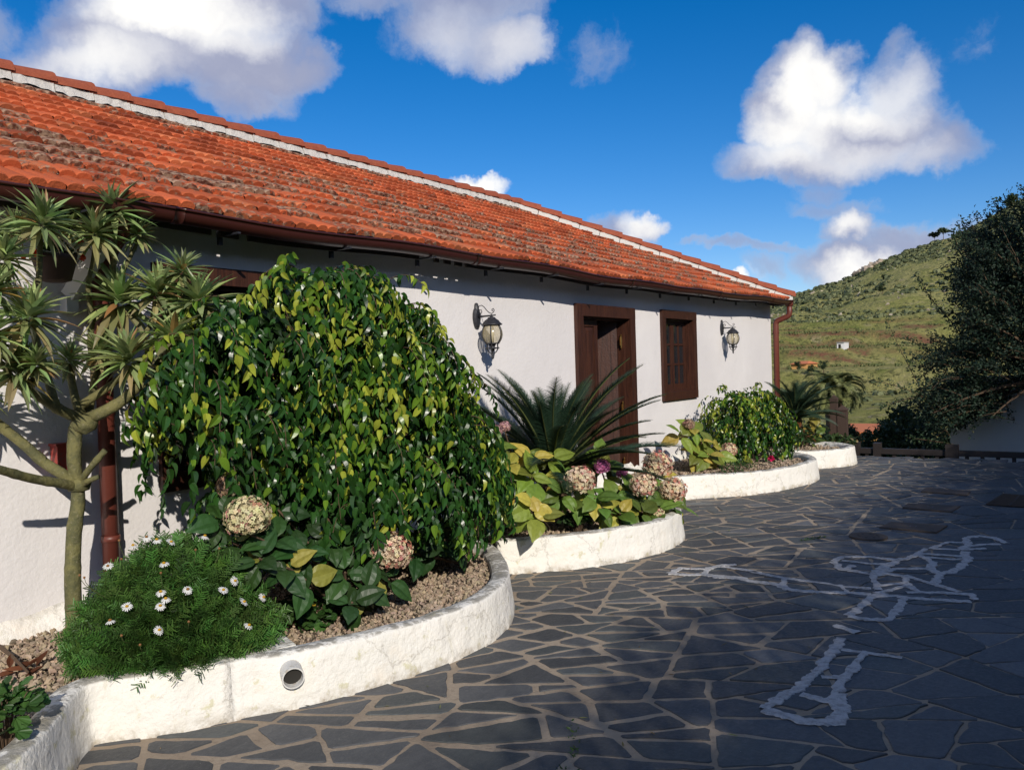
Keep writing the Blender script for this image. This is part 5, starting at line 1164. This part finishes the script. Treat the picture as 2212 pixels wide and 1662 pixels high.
def rosette_plant(nm, lab, cat, loc, trunk, fr, n, spec, matk, scale=1.0, lean=(0, 0), elo=-6, ehi=84, part='frond'):
    root = empty(nm, loc, lab, cat); tr = MB()
    h, r_1, r_2 = trunk; tr.lathe([(r_1, -.05)]+[(r_1+(r_2-r_1)*k/12+.018*(k % 2), h*k/12) for k in range(13)]+[(r_2*.6, h+.05), (.0, h+.08)], 16, col if False else (0, 0, 0)); tr.build('trunk', M['stem'], root)
    ms = []
    for k in range(5):
        o = frond_mesh(*spec, seed=k*3+len(lab), col=fr).build(part, M[matk], root); ms.append(o)
    for k in range(n):
        o = ms[k] if k < 5 else ms[k % 5].copy()
        if k >= 5: COL.objects.link(o); o.parent = root
        f = k/(n-1); el = ehi-(ehi-elo)*f**.85+rs.uniform(-5, 5); th = k*2.39996+rs.uniform(-.2, .2)
        o.location = (0, 0, h); o.rotation_euler = (rs.uniform(-.25, .25), -R(el), th); s_ = scale*rs.uniform(.88, 1.08)*(.82 if el > 70 else 1); o.scale = (s_,)*3
    return root
sg = wy(1195, 1000, 4.3)
rosette_plant('cycad', 'large dark cycad with stiff feather fronds in front of the wooden door', 'cycad', (sg[0], 4.3, .2), (.42, .12, .11), (.020, .045, .025), 58, (1.24, 105, .145, .0125, .5), 'needle', 1.07, elo=15)
sg2 = wy(1716, 935, 4.15)
rosette_plant('cycad', 'farther cycad at the end of the house beside the corner downpipe', 'cycad', (sg2[0], 4.15, .2), (.46, .13, .12), (.026, .054, .028), 52, (.90, 76, .12, .014, .7), 'needle', 1.0, elo=8)
pl = wx(1800, 832, 19.0); zb = terr(np.array([math.hypot(pl[0], pl[1])]), np.array([math.atan2(pl[1], pl[0])]))[0]
rosette_plant('palm_tree', 'small palm with arching fronds behind the wooden posts', 'palm', (pl[0], pl[1], zb), (pl[2]-zb-.1, .20, .17), (.20, .22, .08), 40, (1.0, 44, .24, .034, 1.7), 'needle', .80, elo=-8)

# ================================================================== FAR OBJECTS
# wooden gate posts
def gpost(x0, x1, ytop, label):
    a = wx(x0, ytop, 15.0); b = wx(x1, ytop, 15.0); c = (a+b)/2; w_ = abs(a[1]-b[1])*.5
    t = empty('wooden_post', (15.0, c[1], -.9), label, 'post', 'old wooden posts past the last planter'); h = c[2]+.9
    MB().box(-w_*.8, w_*.8, -w_, w_, 0, h-.07).build('shaft', M['post'], t)
    MB().box(-w_*.95, w_*.95, -w_*1.12, w_*1.12, h-.069, h-.04).add([(-w_*.9, -w_*1.05, h-.039), (w_*.9, -w_*1.05, h-.039), (w_*.9, w_*1.05, h-.039), (-w_*.9, w_*1.05, h-.039), (0, 0, h+.03)], [(0, 1, 4), (1, 2, 4), (2, 3, 4), (3, 0, 4), (3, 2, 1, 0)]).build('post_cap', M['post'], t)
gpost(1793, 1808, 855, 'taller wooden post with pyramid cap past the last planter'); gpost(1809, 1829, 878, 'shorter wider wooden post beside the taller one')
# railing
XR_ = 16.2; t = empty('railing', (XR_, 1.0, -1.1), 'dark wooden railing along the far edge of the terrace', 'railing')
def rl(mb, y0, y1, z0, z1, hx): mb.box(-hx, hx, y0-1.0, y1-1.0, z0+1.1, z1+1.1); return mb
rl(MB(), -3.6, 3.75, -.10, .0, .05).build('handrail', M['rail'], t); rl(MB(), -3.6, 3.75, -.95, -.87, .04).build('bottom_rail', M['rail'], t)
for yq in (3.55, 3.18, 1.95, -.35, -2.6):
    o = rl(MB(), yq-.1 if yq < 3 else yq-.06, yq+.1 if yq < 3 else yq+.06, -1.1, .10, .09); o.build('rail_post', M['rail'], t)
bo = None
for yq in np.arange(-3.45, 3.7, .235):
    if min(abs(yq-a) for a in (3.55, 3.18, 1.95, -.35, -2.6)) < .13: continue
    if bo is None: bo = MB().box(-.025, .025, -.03, .03, 0, .77).build('baluster', M['rail'], t); o = bo
    else: o = bo.copy(); COL.objects.link(o); o.parent = t
    o.location = (0, yq-1.0, .23)
# white boundary wall
mb = MB().box(19.0, 19.25, -7, 2.32, -2.2, 1.15).box(18.96, 19.29, -7.04, 2.36, 1.152, 1.23); tag(mb.build('boundary_wall', M['wall']), 'white boundary wall in shade behind the dark tree', 'wall')
def th_(x, y): return terr(np.array([math.hypot(x, y)]), np.array([math.atan2(y, x)]))[0]
# ochre hut with orange roof
p = wx(1868, 945, 42.0); t = empty('hut', (42.0, p[1], p[2]-1.65), 'ochre hut with flat orange tiled roof down the slope', 'hut')
MB().box(-1.4, 1.4, -1.0, .9, 0, 2.0).build('wall', M['ochre'], t); MB().add([(-1.7, -1.2, 2.001), (1.7, -1.2, 2.001), (1.7, 1.05, 2.001), (-1.7, 1.05, 2.001), (-1.7, -1.2, 2.09), (1.7, -1.2, 2.22), (1.7, 1.05, 2.22), (-1.7, 1.05, 2.09)], [(3, 2, 1, 0), (4, 5, 6, 7), (0, 1, 5, 4), (1, 2, 6, 5), (2, 3, 7, 6), (3, 0, 4, 7)]).build('roof', M['orroof'], t)
def hillp(x, y):
    d = ray(x, y); d = d/math.hypot(d[0], d[1]); a = math.atan2(d[1], d[0]); r_a = np.linspace(30, 430, 4001); zt_2 = terr(r_a, np.full(4001, a)); zr = H+d[2]*r_a; k = np.argmax(zt_2 >= zr); k = k if k > 0 else 3800
    return np.array([r_a[k]*math.cos(a), r_a[k]*math.sin(a), zt_2[k]]), r_a[k]
# small white shed and red roofed house on the slope
p, r_1 = hillp(1820, 752); s_ = r_1/FPX
t = empty('shed', p, 'small white shed on the farm terraces', 'shed'); MB().box(-1.5, 1.5, -7*s_, 7*s_, -1, 11*s_).build('wall', M['whitep'], t); MB().box(-1.7, 1.7, -7.6*s_, 7.6*s_, 11*s_+.01, 12.5*s_).build('roof', M['rock'], t); MB().box(-1.53, -1.49, -.5*s_, 4*s_, 0, 8*s_).build('door', M['dark'], t)
p, r_1 = hillp(1737, 795); s_ = r_1/FPX
t = empty('cottage', p, 'far cottage with orange hip roof half hidden by a hedge', 'cottage'); MB().box(-3, 3, -15*s_, 15*s_, -1, 9*s_).build('wall', M['ochre'], t)
MB().add([(-3.5, -18*s_, 9*s_+.01), (3.5, -18*s_, 9*s_+.01), (3.5, 18*s_, 9*s_+.01), (-3.5, 18*s_, 9*s_+.01), (0, -9*s_, 15*s_), (0, 9*s_, 15*s_)], [(3, 2, 1, 0), (0, 1, 4), (1, 2, 5, 4), (2, 3, 5), (3, 0, 4, 5)]).build('roof', M['orroof'], t)
# rock outcrop on the skyline
iv, if_ = ico(); k0 = 0
mb = MB()
for k in range(60):
    x = 1845+rnd.random()*60; d = ray(x, 600); a = math.atan2(d[1], d[0]); r_1 = RC-rnd.uniform(0, 7); z_1 = terr(np.array([r_1]), np.array([a]))[0]; s_ = rnd.uniform(.6, 2.0)
    mb.add(iv*(1+.3*rs.randn(12, 1))*np.array([1, 1, .75])*s_+np.array([r_1*math.cos(a), r_1*math.sin(a), z_1+.5]), if_)
tag(mb.build('rock_outcrop', mat('pale_rock', (.36, .29, .22), rough=.95)), 'pale rocky outcrop on the hill skyline', 'rock')
# pines on the ridge
def tree_obj(nm, lab, cat, base, h, crown, n, leafs, col, grp=None, tr=.03, matk='dim', flat=False):
    root = empty(nm, base, lab, cat, grp); mb = MB(); mb.tube([(0, 0, -.3), (h*.03, 0, h*.4), (h*.05, .02*h, h*.75)], [h*tr, h*tr*.7, h*tr*.4], 8)
    lm = MB(); q = rs; cs = []
    for k in range(crown):
        a = q.uniform(0, 6.28); rr3 = q.uniform(.05, .42)*h*(1.1 if flat else .8); z_1 = h*(q.uniform(.72, .98) if flat else q.uniform(.35, .95)); c_ = np.array([rr3*math.cos(a), rr3*math.sin(a), z_1]); cs.append(c_); mb.tube(bez((h*.04, 0, h*.5), (c_*np.array([.5, .5, .8])), c_, 6), np.linspace(h*tr*.35, h*tr*.1, 6), 5)
    cs = np.array(cs); k = q.randint(0, crown, n); O_ = cs[k]+nrm(q.randn(n, 3))*q.uniform(.2, 1, (n, 1))*h*np.array([.17, .17, .08 if flat else .14])
    lm.many(*leaf_t(1, .6, 2), O_, q.randn(n, 3), q.randn(n, 3), leafs*q.uniform(.6, 1.3, n), colvar(col, n, .6, 1.4))
    mb.build('trunk', M['stem'], root); lm.build('crown', M[matk], root)
for (x, lab, hh, cf) in ((2018, 'dark flat topped pine on the ridge, left of a pair', 4.6, (.012, .02, .01)), (2037, 'lighter flat topped pine on the ridge, right of a pair', 5.4, (.05, .075, .03))):
    d = ray(x, 520); a = math.atan2(d[1], d[0]); z_1 = terr(np.array([RC-2]), np.array([a]))[0]
    tree_obj('pine_tree', lab, 'pine', ((RC-2)*math.cos(a), (RC-2)*math.sin(a), z_1-.5), hh, 12, 900, .8, cf, 'pines on the ridge', flat=True)
# hedges and orchard trees below
for (x, Xd, hh, lab) in ((1868, 30, 1.7, 'dark round bush beyond the posts, left of the hut'), (1895, 27, 1.5, 'dark bush right in front of the ochre hut'), (1945, 25, 1.9, 'olive bush behind the railing, middle'), (1990, 23, 2.0, 'dense dark bush behind the railing by the white wall'), (1920, 33, 2.0, 'pale green bush far behind the railing')):
    p = wx(x, 900, Xd); z_1 = th_(Xd, p[1]); tree_obj('bush', lab, 'bush', (Xd, p[1], z_1), hh, 12, 2600, .13, (.035, .055, .02), 'bushes below the terrace', tr=.02)
for (x, y, hh, lab) in ((1723, 806, 24, 'dark tree beside the far cottage, left'), (1752, 812, 22, 'dark tree in front of the far cottage'), (1778, 806, 24, 'dark tree beside the far cottage, right'), (1905, 636, 20, 'lone dark tree halfway up the hill'), (2190, 462, 40, 'dark tree high on the ridge at the right')):
    p, r_1 = hillp(x, y); tree_obj('tree', lab, 'tree', p, hh*r_1/FPX, 12, 700, hh*r_1/FPX*.10, (.03, .05, .018), 'trees on the hill')
# big dark tree over the boundary wall
def dark_tree():
    base = np.array([17.9, -.2, -1.3]); root = empty('dark_tree', base, 'large dark leafy tree in shade over the white boundary wall', 'tree'); q = np.random.RandomState(4)
    br = MB(); lm = MB(); O, X, Z, C_ = [], [], [], []
    hub = np.array([17.7, .3, 1.2]); br.tube(spl([base, base+np.array([0, .1, 1.2]), hub], .2), .14, 8)
    tg = []
    # crown outline given as (pixel, depth) fans spreading toward the open side
    OUT = [(2211, 430), (2150, 470), (2105, 500), (2090, 540), (2075, 575), (2060, 610), (2060, 650), (2060, 690), (2040, 740), (2000, 780), (2010, 840), (1980, 880), (1985, 910), (2010, 925), (2060, 900), (2110, 900), (2211, 810)]
    for k in range(820):
        x, y = OUT[q.randint(len(OUT))]; Xd = q.uniform(16.9, 19.2); e_ = wx(x+q.uniform(-15, 40), y+q.uniform(-18, 22), Xd); f = q.uniform(.25, 1)**.5; f = min(f, .98)
        c_ = wx(2250, 740, 18.2); p1 = c_+(e_-c_)*f; 
        tg.append(p1)
    for k in range(620): tg.append(wx(q.uniform(2100, 2330), q.uniform(520, 810), q.uniform(16.8, 19.5)))
    for k in range(420): tg.append(wx(q.uniform(2211, 2700), q.uniform(380, 780), q.uniform(17, 20)))
    tg = np.array(tg)
    for i_, p1 in enumerate(tg):
        dirv = nrm(p1-hub+q.randn(3)*.5); L = q.uniform(.35, .85); m = 16; v = nrm(dirv+np.array([0, 0, .3])); P = p1-dirv*L*.5; pts = [P]
        if P[2] < -.2: continue
        for k in range(m):
            v = nrm(v+np.array([0, 0, -.05])+q.randn(3)*.06); P = P+v*L/m; pts.append(P)
            for r_3 in range(3):
                O.append(P+q.randn(3)*.035); X.append(nrm(v+q.randn(3)*.9)); Z.append(q.randn(3)+np.array([0, 0, .6])); C_.append(np.array([.017, .036, .021])*q.uniform(.5, 1.5) if q.rand() > .05 else np.array([.07, .07, .025]))
        if i_ % 4 == 0: br.tube(np.array(pts), np.linspace(.008, .003, len(pts)), 4, cap=False)
        if i_ % 45 == 0: br.tube(bez(hub, (hub+p1)/2+np.array([0, 0, .3]), p1, 8), np.linspace(.05, .008, 8), 5)
    # long sprays that stick out to the left and up
    for (x0, y0, x1, y1, x2, y2) in [(2050, 940, 1960, 800, 1915, 690), (2030, 880, 1960, 830, 1870, 820), (2060, 700, 2000, 640, 1985, 600), (2100, 600, 2060, 520, 2058, 500), (2190, 560, 2120, 500, 2062, 505), (2200, 520, 2160, 470, 2143, 470), (2211, 500, 2190, 440, 2160, 432), (2010, 850, 1950, 860, 1905, 880), (2040, 780, 1990, 740, 1945, 730), (2060, 960, 2010, 950, 1960, 945)]:
        Xd = q.uniform(16.9, 17.8); P = bez(wx(x0, y0, Xd+.5), wx(x1, y1, Xd), wx(x2, y2, Xd-.2), 40); br.tube(P, np.linspace(.012, .003, 40), 4, cap=False)
        for k in range(4, 40):
            for r_3 in range(3): O.append(P[k]+q.randn(3)*.03); X.append(q.randn(3)); Z.append(q.randn(3)); C_.append(np.array([.030, .055, .022])*q.uniform(.6, 1.5))
    O = np.array(O); lm.many(*leaf_t(1, .55, 2, .2, .1), O, np.array(X), np.array(Z), .060*q.uniform(.6, 1.35, len(O)), np.array(C_))
    o = lm.build('crown', M['dim'], root, loc=base); o.location = (0, 0, 0); o = br.build('trunk', M['stem'], root, loc=base); o.location = (0, 0, 0)
dark_tree()
# covers and grating set in the paving
def z8(x, y): return ((x/1.9325+2000)/1.3, (y/1.9325+1300)/1.3)
def plate(q, nm, lab, cat, m, bars=False):
    P = np.array([gz(*z8(*a)) for a in q]); c = P.mean(0); t = empty(nm, (c[0], c[1], 0), lab, cat); mb = MB()
    if not bars:
        e_ = (P-c); inn = e_*.93; mb.add([(a[0], a[1], -.002) for a in e_]+[(a[0], a[1], .012) for a in e_]+[(a[0], a[1], .014) for a in inn], [(k, (k+1) % 4, 4+(k+1) % 4, 4+k) for k in range(4)]+[(4+k, 4+(k+1) % 4, 8+(k+1) % 4, 8+k) for k in range(4)]+[(8, 9, 10, 11)][::1]); mb.build('lid', m, t)
        e2 = e_*.55; mb = MB(); mb.add([(a[0], a[1], .0155) for a in e_*.12]+[(a[0], a[1], .0155) for a in e_*.08], [(k, (k+1) % 4, 4+(k+1) % 4, 4+k) for k in range(4)]); mb.build('handle', M['iron'], t)
    else:
        e_ = P-c; MB().add([(a[0], a[1], .011) for a in e_], [(0, 1, 2, 3)]).build('pit', M['hole'], t); mb = MB()
        for k in range(15):
            f = k/14; a = e_[0]+(e_[3]-e_[0])*f; b = e_[1]+(e_[2]-e_[1])*f; mb.tube([(a[0], a[1], .014), (b[0], b[1], .014)], .006, 4)
        for k in (0, .5, 1): a = e_[0]+(e_[1]-e_[0])*k; b = e_[3]+(e_[2]-e_[3])*k; mb.tube([(a[0], a[1], .014), (b[0], b[1], .014)], .008, 4)
        mb.build('bars', M['rust'], t)
plate([(905, 352), (1215, 380), (1275, 342), (970, 322)], 'manhole_cover', 'rusty rectangular cover nearest the camera of the three in a row', 'cover', M['rust'])
plate([(1030, 245), (1300, 268), (1345, 235), (1060, 222)], 'manhole_cover', 'middle rusty rectangular cover of the three in a row', 'cover', M['rust'])
plate([(1130, 157), (1380, 177), (1400, 155), (1160, 135)], 'manhole_cover', 'rusty rectangular cover farthest toward the railing', 'cover', M['rust'])
plate([(1485, 228), (1740, 245), (1760, 185), (1575, 172)], 'drain_grate', 'dark iron drain grate at the right edge of the photo', 'grate', M['iron'], True)
c = gz(*z8(845, 400)); t = empty('round_cover', (c[0], c[1], 0), 'small round perforated cover left of the nearest rusty plate', 'cover')
MB().lathe([(.17, -.004), (.17, .012), (.155, .014), (0, .014)], 28).build('lid', M['rust'], t); mb = MB()
for k in range(8): mb.lathe([(.012, .014), (.012, .0152), (0, .0152)], 8, (.09*math.cos(k*.785), .09*math.sin(k*.785), 0))
mb.build('holes', M['hole'], t)
# weeds and litter on the paving
mb = MB(); O, X = [], []
for (x0, y0, x1, y1, n) in ((1728, 1168, 1785, 1160, 90), (1238, 1555, 1243, 1640, 30), (1205, 1660, 1240, 1662, 10)):
    a, b = gz(x0, y0), gz(x1, y1)
    for k in range(n): f = rnd.random(); O.append(a+(b-a)*f+np.array([rnd.gauss(0, .012), rnd.gauss(0, .012), .004])); X.append((rnd.gauss(0, 1), rnd.gauss(0, 1), rnd.uniform(.1, 1)))
mb.many(*leaf_t(1, .4, 2), np.array(O), np.array(X), rs.randn(len(O), 3)+np.array([0, 0, 1]), rs.uniform(.012, .03, len(O)), colvar((.045, .09, .02), len(O)))
tag(mb.build('weeds', M['leaf']), 'tiny green weeds growing in the paving joints', 'weeds', kind='stuff')
mb = MB(); n = 130; x_ = rs.uniform(1.6, 9, n); y_ = rs.uniform(1.2, 4.2, n); k = np.ones(n, bool)
for P_in in (inA, inB, inC, inD):
    poly = np.vstack([P_in, [[P_in[-1][0], 5.2], [P_in[0][0], 5.2]]]); k &= ~inpoly(poly, x_, y_)
x_, y_ = x_[k], y_[k]; n = len(x_); O = np.stack([x_, y_, np.full(n, .006)], -1)
mb.many(*leaf_t(1, .2, 3, .3, -.15), O, rs.randn(n, 3)*np.array([1, 1, .08]), np.tile([0, 0, 1.], (n, 1))+rs.randn(n, 3)*.2, rs.uniform(.02, .06, n), colvar((.20, .17, .07), n, .5, 1.5, .3))
tag(mb.build('fallen_leaves', M['petal']), 'small dry leaves scattered on the paving', 'leaves', kind='stuff')
sc_ = np.array([gz(590, 1640), gz(600, 1630), gz(300, 1640), gz(275, 1650), gz(890, 1475), gz(860, 1660)])
# unseen hedge and house added behind the camera to cast the terrace shade
t = empty('shade_hedge', (0, -6.6, 0), 'unseen tall hedge added to cast the soft terrace shade', 'hedge')
q = np.random.RandomState(21); mb = MB(); xs = np.arange(-15, 11.2, .3); ys = [-5.75, -6.1, -6.6, -7.2, -7.7]; V_ = []
def ht(x, y): return .65*(2.25-y)+.30*(fbm(np.asarray(x)*.55+3, np.asarray(y)*.5, 4)-.5)*2
for x in xs:
    V_.append((x, -5.6+.25*vn(np.array([x*1.3]), np.array([2.]))[0]+6.6, 0))
    for k, y in enumerate(ys):
        z = min(ht(np.array([x]), np.array([-5.6]))[0], 6)-.42-.12*abs(k-1.5); V_.append((x, y+6.6, z))
    V_.append((x, -8+6.6, 0))
m = 7; mb.add(V_, [(a*m+b, a*m+b+1, (a+1)*m+b+1, (a+1)*m+b) for a in range(len(xs)-1) for b in range(m-1)], (.02, .04, .015)); mb.build('hedge_core', M['dim'], t)  # solid lumpy core added so that no sun passes the hedge
n = 26000; x = q.uniform(-15, 11.2, n); y = q.uniform(-6.2, -5.35, n); hz = ht(x, y*0-5.5); z = np.where(q.rand(n) < .6, hz-.55+q.rand(n)**1.6*.62, q.uniform(.1, 1, n)*hz)
MB().many(*leaf_t(1, .5, 2), np.stack([x, y+6.6, z], -1), q.randn(n, 3), q.randn(n, 3), q.uniform(.07, .15, n), colvar((.04, .08, .025), n)).build('foliage', M['dim'], t)
t = empty('shade_house', (17.4, -7, 0), 'unseen white two storey house added to shade the dark tree', 'house')
MB().box(-6.2, 6.6, -5.5, .15, -1.5, 8.8).build('wall', M['wall'], t)
x0, x1, ye, ze = -6.5, 6.9, 1.1, 9.05
MB().add([(x0, ye, ze), (x1, ye, ze), (x1, -3, ze+2.0), (x0, -3, ze+2.0), (x0, -7, ze), (x1, -7, ze), (x0, ye, ze-.12), (x1, ye, ze-.12), (x0, .1, ze-.4), (x1, .1, ze-.4)], [(0, 1, 2, 3), (3, 2, 5, 4), (1, 0, 6, 7), (7, 6, 8, 9), (0, 3, 4), (1, 5, 2)]).build('roof', M['cap'], t)
for xw in (-4.5, -1, 3):
    f = MB().box(xw, xw+1.1, .151, .21, 1.1, 2.5).build('window', M['wood'], t); MB().box(xw+.1, xw+1.0, .212, .22, 1.2, 2.4).build('pane', M['glass'], f)
print('all ok', len(bpy.data.objects))
